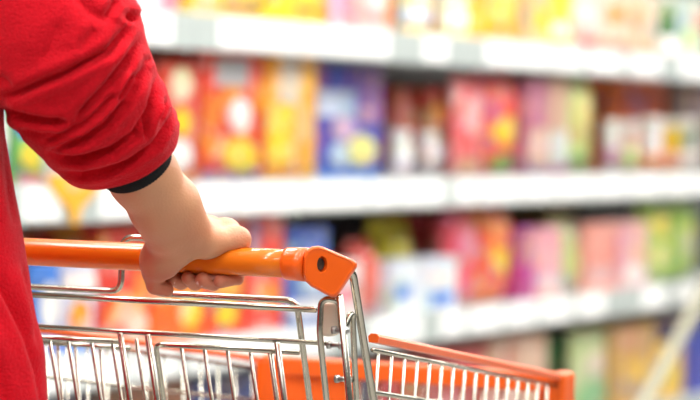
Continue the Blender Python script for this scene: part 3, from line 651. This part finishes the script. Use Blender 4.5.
# basket: orange rims, side wires, front panel, floor
RRt = np.array([gx(373.5, 336.5, .105)[0], .105, gx(373.5, 336.5, .105)[2]]); FRt = np.array([gx(563, 381, .83)[0], .83, gx(560, 376, .83)[2]])
def rimpt(t, side, dz=0.0, inn=0.0):
    p = RRt * (1 - t) + FRt * t; p = p + np.array([-inn, 0, dz])
    return p if side > 0 else np.array(mir(p))
for side in (1, -1):
    V, Fc = [], []
    prof = [(-.005, -.006), (-.006, .000), (-.003, .003), (.003, .003), (.006, .000), (.005, -.006)]
    ts = np.linspace(0, 1, 10)
    for t in ts:
        for (x, z) in prof: V.append(cart(*(rimpt(t, side) + np.array([x, 0, z]))))
    k6 = len(prof)
    Fc = [(i * k6 + k, i * k6 + (k + 1) % k6, (i + 1) * k6 + (k + 1) % k6, (i + 1) * k6 + k) for i in range(9) for k in range(k6)] + [tuple(range(k6)), tuple(range(10 * k6 - 1, 9 * k6 - 1, -1))]
    recalc(mesh_obj('basket_rim', V, Fc, M_RIM, ct))
    def low(t, dz):                                                    # point on the side wall below the rim
        return rimpt(t, side, dz, inn=-dz * .04)
    wire('side_wire', [low(0, -.0135), low(1, -.0135)], .0026)
    for dz in (-.056, -.13, -.21, -.29): wire('side_wire', [low(0, dz), low(1, dz)], .0025)
    for i in range(17):
        t = .025 + i * .0585
        wire('side_bar', [low(t, -.012), low(t, -.30 + .08 * t)], .0017, rad=0, seg=8)
FLt = np.array(mir(FRt))
zf = FRt[2]
fr = lambda r, f, z: cart(r, f, z)
box('front_rim', fr, FLt[0] + .006, FRt[0] - .006, .815, .838, zf - .020, zf + .004, M_RIM, ct, .003)
def corner(side):
    s = 1 if side > 0 else -1; wd = .034 if side > 0 else .135
    g = (lambda r, f, z: cart(*mir((r, f, z)))) if side < 0 else cart
    o = box('corner_bumper', g, FRt[0] - .012, FRt[0] + (.012 if side > 0 else .001), .80 if side > 0 else .822, .845, zf - .16, zf + .006, M_RIM, ct, .006)
    box('front_panel', g, FRt[0] - wd, FRt[0] - .012, .822, .834, zf - .15, zf - .018, M_RIM, ct, .003)
    if side < 0:                                                       # gusset rounding the inner corner
        V = []; m_ = 9
        for j in range(m_):
            a_ = j / (m_ - 1) * math.pi / 2
            for z in (zf - .002, zf - .15): V.append(g(FRt[0] - .010 - .05 * (1 - math.sin(a_)), .822 - .03 * (1 - math.cos(a_)), z))
        for j in range(m_):
            a_ = j / (m_ - 1) * math.pi / 2
            for z in (zf - .002, zf - .15): V.append(g(FRt[0] - .006 - .05 * (1 - math.sin(a_)), .826 - .03 * (1 - math.cos(a_)), z))
        k_ = 2 * m_
        Fc = [(2 * j, 2 * j + 1, 2 * j + 3, 2 * j + 2) for j in range(m_ - 1)] + [(k_ + 2 * j, k_ + 2 * j + 2, k_ + 2 * j + 3, k_ + 2 * j + 1) for j in range(m_ - 1)]
        Fc += [(2 * j, 2 * j + 2, k_ + 2 * j + 2, k_ + 2 * j) for j in range(m_ - 1)] + [(2 * j + 1, k_ + 2 * j + 1, k_ + 2 * j + 3, 2 * j + 3) for j in range(m_ - 1)]
        Fc += [(0, k_, k_ + 1, 1), (k_ - 2, k_ - 1, 2 * k_ - 1, 2 * k_ - 2)]
        recalc(mesh_obj('corner_gusset', V, Fc, M_RIM, ct, smooth=False))
corner(1); corner(-1)
for r_ in np.linspace(FLt[0] + .14, FRt[0] - .05, 9): wire('front_bar', [(r_, .826, zf - .018), (RC + (r_ - RC) * .85, .80, zf - .24)], .0019, rad=0, seg=8)
for dz in (-.10, -.17, -.235): wire('front_wire', [(FLt[0] + .02, .82 + dz * .1, zf + dz), (FRt[0] - .02, .82 + dz * .1, zf + dz)], .0024)
for r_ in np.linspace(RC - .20, RC + .20, 12): wire('basket_floor_bar', [(r_, .19, ZB - .005), (RC + (r_ - RC) * .78, .80, zf - .235)], .0020, rad=0, seg=8)
for f_ in (.3, .45, .6, .75): wire('basket_floor_wire', [(RC - .2 + .03 * f_, f_, ZB - .008 + (f_ - .19) * .008), (RC + .2 - .03 * f_, f_, ZB - .008 + (f_ - .19) * .008)], .0028)
# chassis and castors
zc = .12 - H0[2]
for s in (1, -1):
    wire('chassis_tube', [(RC + s * .20, .21, ZB), (RC + s * .25, .12, zc + .25), (RC + s * .25, .06, zc), (RC + s * .17, .80, zc), (RC + s * .17, .79, -.40)], .009, rad=.03, seg=12)
for f_ in (.12, .5, .78): wire('chassis_cross_tube', [(RC - .245 + .1 * f_, f_, zc), (RC + .245 - .1 * f_, f_, zc)], .008)
for s in (1, -1):
    for (rr, ff) in ((.25, .10), (.17, .78)):
        c = (RC + s * rr, ff, .0625 - H0[2])
        fk = box('castor_fork', cart, c[0] - .018, c[0] + .018, ff - .012, ff + .012, zc - .03, zc - .006, M_STEEL, ct, .002)
        for e in (-.0195, .0155): box('fork_cheek', cart, c[0] + e, c[0] + e + .004, ff - .01, ff + .03, c[2] - .012, zc - .012, M_STEEL, fk)
        wl = tube('castor_wheel', [cart(c[0] - .014, ff + .018, c[2]), cart(c[0] - .010, ff + .018, c[2]), cart(c[0] + .010, ff + .018, c[2]), cart(c[0] + .014, ff + .018, c[2])], np.array([.054, .0615, .0615, .054]), M_RUB, ct, 28)
        tube('wheel_hub', [cart(c[0] - .0155, ff + .018, c[2]), cart(c[0] + .0155, ff + .018, c[2])], .02, M_BEIGE, wl, 18)

# ------------------------------------------------------------------ the person
body_c = P(-150, 258, -150); bx, by = body_c[0], body_c[1]
pn = empty('person', (bx, by, 0)); tag(pn, 'person in a red fleece jacket with rolled sleeve gripping the cart handle', 'person')
# --- arm and hand, designed in millimetres across, down and behind the handle
hf = Field((92, 120, -215), (262, 308, 112), 1.35)
BA = np.array([160, 257.8, 0.0]); BD = np.array([1, 0.0472, -math.tan(YAW)])
def rel(x, y, d): return np.array([x, y, DB(x) + d])
arm = [((112, 122, -138), (128, 150, -116), 28, 31), ((128, 150, -116), (143, 175, -97), 31, 34), ((143, 175, -97), (163, 204, -76), 34, 31.5), ((163, 204, -76), (175, 223, -62), 31, 27),
       ((158, 212, -74), (164, 233, -56), 24, 21), ((176, 205, -76), (192, 226, -58), 24, 17)]
palm = [(rel(176, 230, -42), rel(190, 232, 6), 22, 18), (rel(188, 230, -44), rel(206, 243, -22), 18, 15), (rel(206, 242, -22), rel(236, 241, 3), 15, 11.5),
        (rel(192, 228, -30), rel(226, 234, 20), 15, 11.5), (rel(186, 226, -26), rel(209, 229, 32), 16, 11.5), (rel(178, 228, -22), rel(191, 231, 36), 16, 11.5),
        (rel(166, 238, -40), rel(156, 261, -29), 19, 15.5), (rel(182, 240, -40), rel(160, 262, -28), 17, 13), (rel(160, 246, -24), rel(186, 234, 26), 11, 11), (rel(157, 258, -28), rel(156, 270, -27), 15, 12.5), (rel(187, 247, -34), rel(170, 268, -25), 13, 8),
        (rel(209, 230, 30), rel(226, 232.5, 20), 11.5, 11.5), (rel(226, 232.5, 20), rel(238, 239, 4), 11.5, 11)]
def chain(D, pts, rads):
    r_ = None
    for i in range(len(pts) - 1):
        c = D.cone(pts[i], pts[i + 1], rads[i], rads[i + 1]); r_ = c if r_ is None else Field.smin(r_, c, 1.5)
    return r_
def pol(x, ang, rad):
    a_ = math.radians(ang); return np.array([x, 257.8 + .0472 * (x - 160) - rad * math.sin(a_), DB(x) - rad * math.cos(a_)])
for (A, B, ra, rb) in arm: hf.add(hf.cone(A, B, ra, rb), 12)
for (A, B, ra, rb) in palm: hf.add(hf.cone(A, B, ra, rb), 9)
fingers = [([rel(191, 231, 36), pol(190, 195, 32), pol(181, 245, 25), pol(172.5, 286, 21.6)], [11, 9.5, 8.4, 7.2]),
           ([rel(209, 229, 32), pol(205, 190, 32), pol(195, 245, 25), pol(188, 296, 21.2)], [11, 9.6, 8.4, 6.9]),
           ([rel(226, 232, 20), pol(222, 190, 30), pol(213, 245, 24.5), pol(203, 293, 22.2)], [10.6, 9.2, 8.4, 8.0]),
           ([rel(238, 240, 4), pol(241, 178, 24), pol(238, 236, 21.5), pol(220, 283, 21.6)], [10.6, 8.0, 5.6, 6.8])]
for pts, rads in fingers: hf.add(hf.cone(pts[0], pts[0] * .35 + pts[1] * .65, rads[0], rads[1]), 8)
for pts, rads in fingers: hf.add(chain(hf, pts[1:], rads[1:]), 1.2)
thumb = chain(hf, [rel(156, 262, -28), rel(153.5, 272, -25), rel(155.5, 285.5, -19), rel(167.5, 290.5, -14)], [15, 11.8, 9.2, 6.6])
hf.add(thumb, 2)
bar = hf.cone(BA - BD * 200, BA + BD * 200, 13.9, 13.9)
hf.D = np.maximum(hf.D, -bar)
V, Fc = hf.mesh()
Vw = np.array([P(*v) for v in V])
def flush(v):
    x, y, d = v; t = 0.0
    t = max(t, min(1, max(0, (y - 262) / 14)) * .95)                     # fingertips and thumb
    t = max(t, .75 * math.exp(-((x - 150) ** 2 + (y - 255) ** 2) / 300))
    t = max(t, .35 * math.exp(-((x - 244) ** 2 + (y - 238) ** 2) / 150))
    t = max(t, .30 * math.exp(-((x - 195) ** 2 + (y - 235) ** 2) / 500))
    return t
ar = mesh_obj('forearm_and_hand', Vw, Fc, M_SKIN, pn, smooth=True)
at = ar.data.attributes.new('flush', 'FLOAT', 'POINT'); at.data.foreach_set('value', [flush(v) for v in V])
smo = ar.modifiers.new('soften', 'SMOOTH'); smo.factor = 0.5; smo.iterations = 3
bpy.context.view_layer.update()
me = bpy.data.meshes.new_from_object(ar.evaluated_get(bpy.context.evaluated_depsgraph_get())); ar.modifiers.clear(); ar.data = me
recalc(ar)
def nail(c, nrm, along, la, lb):
    c = np.array(c, float); nrm = np.array(nrm, float); nrm /= np.linalg.norm(nrm); al = np.array(along, float); al -= nrm * (al @ nrm); al /= np.linalg.norm(al); sd = np.cross(nrm, al)
    V, Fc = [], []; n = 10
    for j in range(n + 1):
        for k in range(n + 1):
            x, y = 2 * k / n - 1, 2 * j / n - 1; x, y = x * math.sqrt(1 - y * y / 3), y * math.sqrt(1 - x * x / 3)
            V.append(P(*(c + al * la * y + sd * lb * x - nrm * (x * x * lb * .45 + y * y * la * .15))))
    Fc = [(j * (n + 1) + k, j * (n + 1) + k + 1, (j + 1) * (n + 1) + k + 1, (j + 1) * (n + 1) + k) for j in range(n) for k in range(n)]
    return mesh_obj('fingernail', V, Fc, M_NAIL, ar, smooth=True)
t_ = fingers[2][0][3]; nail(t_ + 1.10 * np.array([-3.5, 4.2, -4.6]) , (-.45, .6, -.66), (-.8, .1, -.5), 3.6, 3.2)
t_ = fingers[0][0][3]; nail(t_ + 1.13 * np.array([-.5, 3.2, -5.2]), (-.1, .5, -.85), (-.5, .3, -.6), 3.2, 3.0)

# --- jacket sleeve: a tube along the bent arm, folded along the creases one can see
ST = [((-75, -200), -150, 30, 30), ((-40, -178), -150, 64, 62), ((-4, -140), -152, 84, 76), ((20, -80), -162, 90, 80), ((38, -10), -172, 90, 78), ((60, 45), -176, 86, 74), ((83, 90), -160, 77, 66), ((102, 120), -140, 71, 58), ((115, 140), -124, 67, 50), ((122, 152), -115, 62, 46), ((125, 160), -110, 56, 43), ((125, 163), -108, 47, 39), ((119, 152), -115, 44, 38)]
CREASE = [ # (points, depth mm, width px)
 ([(0, 96), (15, 94), (36, 85), (65, 73), (110, 50), (122, 35), (130, 18)], 5.5, 4.5),
 ([(-8, 74), (6, 82), (13, 86)], 2.0, 4),
 ([(0, 109), (20, 117), (45, 121), (70, 122)], 6, 4),
 ([(73, 127), (80, 114), (98, 95), (110, 82), (125, 62), (136, 42)], 6, 4.2),
 ([(40, 142), (60, 135), (81, 126), (98, 111), (112, 95), (118, 80)], 4.5, 3.8),
 ([(117, 101), (121, 94), (126, 84), (132, 74)], 7, 3.0),
 ([(50, 150), (60, 146), (84, 138), (105, 125), (123, 104), (134, 86), (143, 66)], 5.5, 3.8),
 ([(50, 153), (62, 157), (84, 157), (112, 150), (134, 134), (146, 112), (153, 94), (157, 76)], 6.0, 3.6),
 ([(143, 138), (147, 118), (152, 101)], 5.5, 2.6), ([(158, 120), (161, 110), (164, 101)], 3.2, 2.5),
 ([(58, 172), (81, 175), (102, 172), (130, 162), (154, 145), (165, 128), (171, 112)], 4.2, 3.6),
 ([(60, 20), (52, 45), (40, 65)], 1.6, 9), ([(106, 18), (116, 0)], 3, 4), ([(95, 28), (80, 55)], 1.8, 6), ([(70, -10), (90, 12), (112, 22)], 2.0, 7),
 ([(126, 14), (136, 20)], 5, 4), ([(144, 62), (151, 59)], 1.8, 3), ([(20, 128), (40, 133), (60, 131)], 3, 4)]
def crease_disp(X, Y):
    out = np.zeros_like(X)
    for pts, dep, wd in CREASE:
        best = np.full_like(X, 1e9); sg = np.zeros_like(X); par = np.zeros_like(X)
        cum = [0.0]
        for i in range(len(pts) - 1): cum.append(cum[-1] + math.dist(pts[i], pts[i + 1]))
        for i in range(len(pts) - 1):
            ax_, ay_ = pts[i]; dx, dy = pts[i + 1][0] - ax_, pts[i + 1][1] - ay_; L2 = dx * dx + dy * dy
            t = np.clip(((X - ax_) * dx + (Y - ay_) * dy) / L2, 0, 1)
            ex, ey = X - ax_ - t * dx, Y - ay_ - t * dy; dd = np.hypot(ex, ey)
            s_ = np.sign(dx * (Y - ay_) - dy * (X - ax_)); m_ = dd < best
            best = np.where(m_, dd, best); sg = np.where(m_, s_, sg); par = np.where(m_, (cum[i] + t * math.sqrt(L2)) / cum[-1], par)
        tap = np.clip(np.minimum(par, 1 - par) * 5 + .12, 0, 1)
        sd = best * sg
        wd = wd * .9
        prof = -np.exp(-(np.abs(sd) / wd) ** 1.5) + .42 * np.exp(-((sd - 2.2 * wd) / (1.7 * wd)) ** 2) + .30 * np.exp(-((sd + 2.2 * wd) / (1.9 * wd)) ** 2)
        out += 2.1 * dep * prof * tap
    return out
def catmull(arr, m_):
    arr = np.array(arr, float); n = len(arr); u = np.linspace(0, n - 1, m_); i = np.clip(u.astype(int), 0, n - 2); t = (u - i)[:, None]
    g = lambda k: arr[np.clip(k, 0, n - 1)]
    p0, p1, p2, p3 = g(i - 1), g(i), g(i + 1), g(i + 2)
    return .5 * (2 * p1 + (p2 - p0) * t + (2 * p0 - 5 * p1 + 4 * p2 - p3) * t * t + (3 * p1 - p0 - 3 * p2 + p3) * t ** 3)
def sleeve():
    nt, na = 330, 400
    A = catmull([(c[0], c[1], d, a, b) for c, d, a, b in ST], nt)
    ctr = A[:, :3]; T = np.gradient(ctr, axis=0)
    T[-110:] = np.array([.33, .80, .50]) * np.linalg.norm(T[-112])                                                    # the hem folds back in, keep its frame
    T /= np.linalg.norm(T, axis=1)[:, None]
    for _ in range(900): T[1:-1] = (T[:-2] + 2 * T[1:-1] + T[2:]) / 4
    T /= np.linalg.norm(T, axis=1)[:, None]
    e1 = np.stack([-T[:, 1], T[:, 0], 0 * T[:, 0]], 1) * -1; e1 /= np.linalg.norm(e1, axis=1)[:, None]
    e2 = np.cross(T, e1); e2[e2[:, 2] > 0] *= -1
    th = np.linspace(0, 2 * math.pi, na, endpoint=False)
    cs, sn = np.cos(th), np.sin(th)
    Q = ctr[:, None, :] + (A[:, 3, None] * cs)[:, :, None] * e1[:, None, :] + (A[:, 4, None] * sn)[:, :, None] * e2[:, None, :]
    nr = (cs[None, :] / A[:, 3, None])[:, :, None] * e1[:, None, :] + (sn[None, :] / A[:, 4, None])[:, :, None] * e2[:, None, :]
    nr /= np.linalg.norm(nr, axis=2)[:, :, None]
    front = np.clip((sn[None, :] + .35) / .5, 0, 1) * np.ones((nt, 1))
    D1 = crease_disp(Q[:, :, 0], Q[:, :, 1])
    fr_ = np.linspace(0, 1, nt)[:, None]
    back = 3.5 * np.sin(95 * fr_ ** 1.4 + 2.2 * np.cos(th)[None, :] + 1.2 * np.sin(2 * th)[None, :]) * np.clip((fr_ - .35) * 3, 0, 1)
    end = np.clip((0.93 - fr_) * 25, 0, 1)
    disp = (front * D1 + (1 - front) * back) * end
    small = np.array([[noise.noise(Vector((Q[i, k, 0] * .035, Q[i, k, 1] * .035, Q[i, k, 2] * .035))) for k in range(0, na, 4)] for i in range(0, nt, 3)])
    sm = np.repeat(np.repeat(small, 3, 0)[:nt], 4, 1)[:, :na]
    for _ in range(4): sm = (np.roll(sm, 1, 1) + np.roll(sm, -1, 1) + sm * 2) / 4; sm[1:-1] = (sm[:-2] + sm[2:] + 2 * sm[1:-1]) / 4
    Q = Q + nr * (disp + 1.6 * sm * end)[:, :, None]
    V = Q.reshape(-1, 3)
    idx = np.arange(nt * na).reshape(nt, na); nx = np.roll(idx, -1, 1)
    Fq = np.stack([idx[:-1], nx[:-1], nx[1:], idx[1:]], 2).reshape(-1, 4)
    return V, Fq
SV, SF = sleeve()
# --- jacket trunk, a lathe of ellipses following the visible edge of the jacket
EDGE = [(-235, -150), (-225, -95), (-205, -45), (-170, -8), (-120, 8), (-60, 10), (0, 8), (60, 6), (112, 4), (150, 9), (190, 15), (235, 23), (262, 27), (290, 32), (320, 37), (345, 42), (370, 45), (400, 48), (440, 50), (480, 46), (500, 30), (490, 10)]
def trunk():
    E_ = catmull(EDGE, 260); na = 320; V = []
    th = np.linspace(0, 2 * math.pi, na, endpoint=False)
    Y = E_[:, 0]; a = np.maximum(E_[:, 1] + 150, 45)
    X = -150 + a[:, None] * np.cos(th)[None]; b = np.clip(a * .66, 40, 128)
    Dp = -150 - b[:, None] * np.sin(th)[None]; Yg = np.repeat(Y[:, None], na, 1)
    pl = np.zeros_like(X)
    for pts, dep, wd in [([(-4, 270), (12, 305), (27, 337), (38, 372), (43, 402), (46, 440)], 6, 5), ([(22, 262), (29, 290), (34, 318), (38, 350)], 4, 3.5), ([(-20, 330), (0, 370), (12, 420)], 4, 7), ([(4, 118), (8, 170), (15, 230)], 2.5, 5), ([(-15, 200), (-6, 260), (8, 300)], 3, 8)]:
        CREASE_ = CREASE[:]; CREASE.clear(); CREASE.append((pts, dep, wd)); pl += crease_disp(X, Yg); CREASE.clear(); CREASE.extend(CREASE_)
    fr_ = np.clip(np.sin(th)[None] + .4, 0, 1)
    wob = 3.0 * np.sin(7 * th)[None] * np.clip((Yg - 250) / 150, 0, 1)
    X = X + (pl * fr_ + wob * .4) * np.cos(th)[None]; Dp = Dp - (pl * fr_ + wob) * np.sin(th)[None]
    V = np.stack([X, Yg, Dp], 2).reshape(-1, 3); nt = len(Y)
    idx = np.arange(nt * na).reshape(nt, na); nx = np.roll(idx, -1, 1)
    Fq = np.stack([idx[:-1], nx[:-1], nx[1:], idx[1:]], 2).reshape(-1, 4)
    return V, Fq
TV, TF = trunk()
# the far sleeve, hand in its pocket
far = [(-225, -185, -150), (-285, -150, -150), (-325, -20, -165), (-338, 120, -160), (-345, 250, -185), (-300, 320, -215), (-262, 345, -215)]
FV, FF = tube_mesh(catmull(far, 40), np.interp(np.linspace(0, 1, 40), [0, .12, .25, .6, .9, 1], [30, 58, 70, 62, 52, 46]), 40)
LV, LF = tube_mesh(catmull([(-150, -205, -150), (-150, -250, -152), (-150, -275, -156), (-150, -268, -156)], 16), np.interp(np.linspace(0, 1, 16), [0, .5, .9, 1], [92, 72, 68, 60]), 48)
allV = np.concatenate([SV, TV, np.array(FV), np.array(LV)]); o1 = len(SV); o2 = o1 + len(TV); o3 = o2 + len(FV)
allF = [tuple(f) for f in SF] + [tuple(i + o1 for i in f) for f in TF] + [tuple(i + o2 for i in f) for f in FF] + [tuple(i + o3 for i in f) for f in LF]
jk = mesh_obj('jacket', [P(*v) for v in allV], allF, M_FLEECE, pn, smooth=True)
recalc(jk)
# black knit cuff peeking out of the sleeve
A_ = np.array([124, 143, -121.]); B_ = np.array([138.5, 170, -102.]); ax_ = (B_ - A_) / np.linalg.norm(B_ - A_)
q1 = np.array([-ax_[1], ax_[0], 0]) * -1; q1 /= np.linalg.norm(q1); q2 = np.cross(ax_, q1); q2 = -q2 if q2[2] > 0 else q2
V = []; prof = [(0, 35, 34), (.35, 36, 35), (.7, 37, 36), (.95, 37.2, 36.4), (1.0, 36, 35.2), (.9, 33, 32), (0, 29, 29)]; n = 120
for t, ra, rb in prof:
    for k in range(n):
        a_ = 2 * math.pi * k / n; rib = .35 * math.cos(a_ * 60 / 1)
        V.append(P(*(A_ + (B_ - A_) * t + q1 * (ra + rib) * math.cos(a_) + q2 * (rb + rib) * math.sin(a_))))
mesh_obj('knit_cuff', V, [(i * n + k, i * n + (k + 1) % n, (i + 1) * n + (k + 1) % n, (i + 1) * n + k) for i in range(len(prof) - 1) for k in range(n)], M_CUFF, pn, smooth=True)
# trousers, shoes, head and hair (outside the frame, so that the person stands on the floor)
tf = Field((-330, -130, 60), (330, 180, 900), 9.0)
wl = lambda x, y, z: np.array([x, y, z])
for s in (1, -1):
    tf.add(tf.cone((s * 70, 0, 830), (s * 85, 10, 480), 82, 66), 30); tf.add(tf.cone((s * 85, 10, 480), (s * 100, -15, 95), 64, 54), 20)
tf.add(tf.cone((-60, 0, 800), (60, 0, 800), 92, 92), 40)
V, Fc = tf.mesh()
def pw(v): return np.array([bx, by, 0]) + R * v[0] / 1000 + F * v[1] / 1000 + Z * v[2] / 1000
recalc(mesh_obj('trousers', [pw(v) for v in V], Fc, M_DENIM, pn, smooth=True))
for s in (1, -1):
    sf = Field((s * 100 - 70, -110, 0), (s * 100 + 70, 210, 130), 5.0)
    sf.add(sf.cone((s * 100, -45, 48), (s * 104, 120, 42), 42, 38), 10); sf.add(sf.cone((s * 100, -25, 60), (s * 100, -20, 95), 44, 42), 15); sf.add(sf.cone((s * 104, 120, 42), (s * 105, 145, 38), 38, 34), 10)
    Zg = np.meshgrid(*sf.ax, indexing='ij')[2]; sf.D = np.maximum(sf.D, 20 - Zg)
    V, Fc = sf.mesh(); sh = recalc(mesh_obj('shoe', [pw(v) for v in V], Fc, M_SHOE, pn, smooth=True))
    pts = [(s * 100 + 46 * math.cos(t), 48 + 135 * math.sin(t)) for t in np.linspace(0, 2 * math.pi, 32, endpoint=False)]
    V = [pw((x, y, z)) for z in (0.5, 24) for x, y in pts]
    recalc(mesh_obj('shoe_sole', V, [tuple(range(32)), tuple(range(63, 31, -1))] + [(k, (k + 1) % 32, 32 + (k + 1) % 32, 32 + k) for k in range(32)], M_SOLE, sh))
sz = 1000 * P(-150, -225, -150)[2]
hd_ = Field((-130, -150, sz - 60), (130, 170, sz + 300), 4.0)
hz = sz + 150
hd_.add(hd_.cone((0, -5, sz - 50), (0, 5, sz + 70), 60, 54), 10); hd_.add(hd_.cone((0, -8, hz + 30), (0, 22, hz + 22), 78, 76), 25); hd_.add(hd_.cone((0, 40, hz - 40), (0, 62, hz - 62), 48, 30), 30)
hd_.add(hd_.cone((0, 96, hz + 18), (0, 112, hz - 14), 7, 11), 9); hd_.add(hd_.cone((-20, 88, hz - 42), (20, 88, hz - 42), 7, 7), 6)
for s in (1, -1):
    hd_.add(hd_.cone((s * 78, 2, hz + 18), (s * 80, 4, hz - 14), 11, 8), 5); hd_.add(hd_.cone((s * 22, 90, hz + 34), (s * 42, 80, hz + 34), 8, 8), 8)
V, Fc = hd_.mesh(); he = recalc(mesh_obj('head', [pw(v) for v in V], Fc, M_SKIN, pn, smooth=True))
for s in (1, -1): sphere('eye', pw((s * 32, 86, hz + 20)), .011, .011, .009, M_SOLE, he, (R, F, Z), 8)
hr_ = Field((-130, -150, hz - 120), (130, 170, hz + 160), 4.0)
hr_.add(hr_.cone((0, -14, hz + 38), (0, 14, hz + 40), 90, 86), 20); hr_.add(hr_.cone((0, -30, hz - 30), (0, -25, hz + 20), 62, 80), 20)
Gx, Gy, Gz = np.meshgrid(*hr_.ax, indexing='ij'); hr_.D = np.maximum(hr_.D, np.minimum((Gy - 18) * .8 - (Gz - hz - 55) * .9, 60))
V, Fc = hr_.mesh(); recalc(mesh_obj('hair', [pw(v) for v in V], Fc, M_HAIR, he, smooth=True))
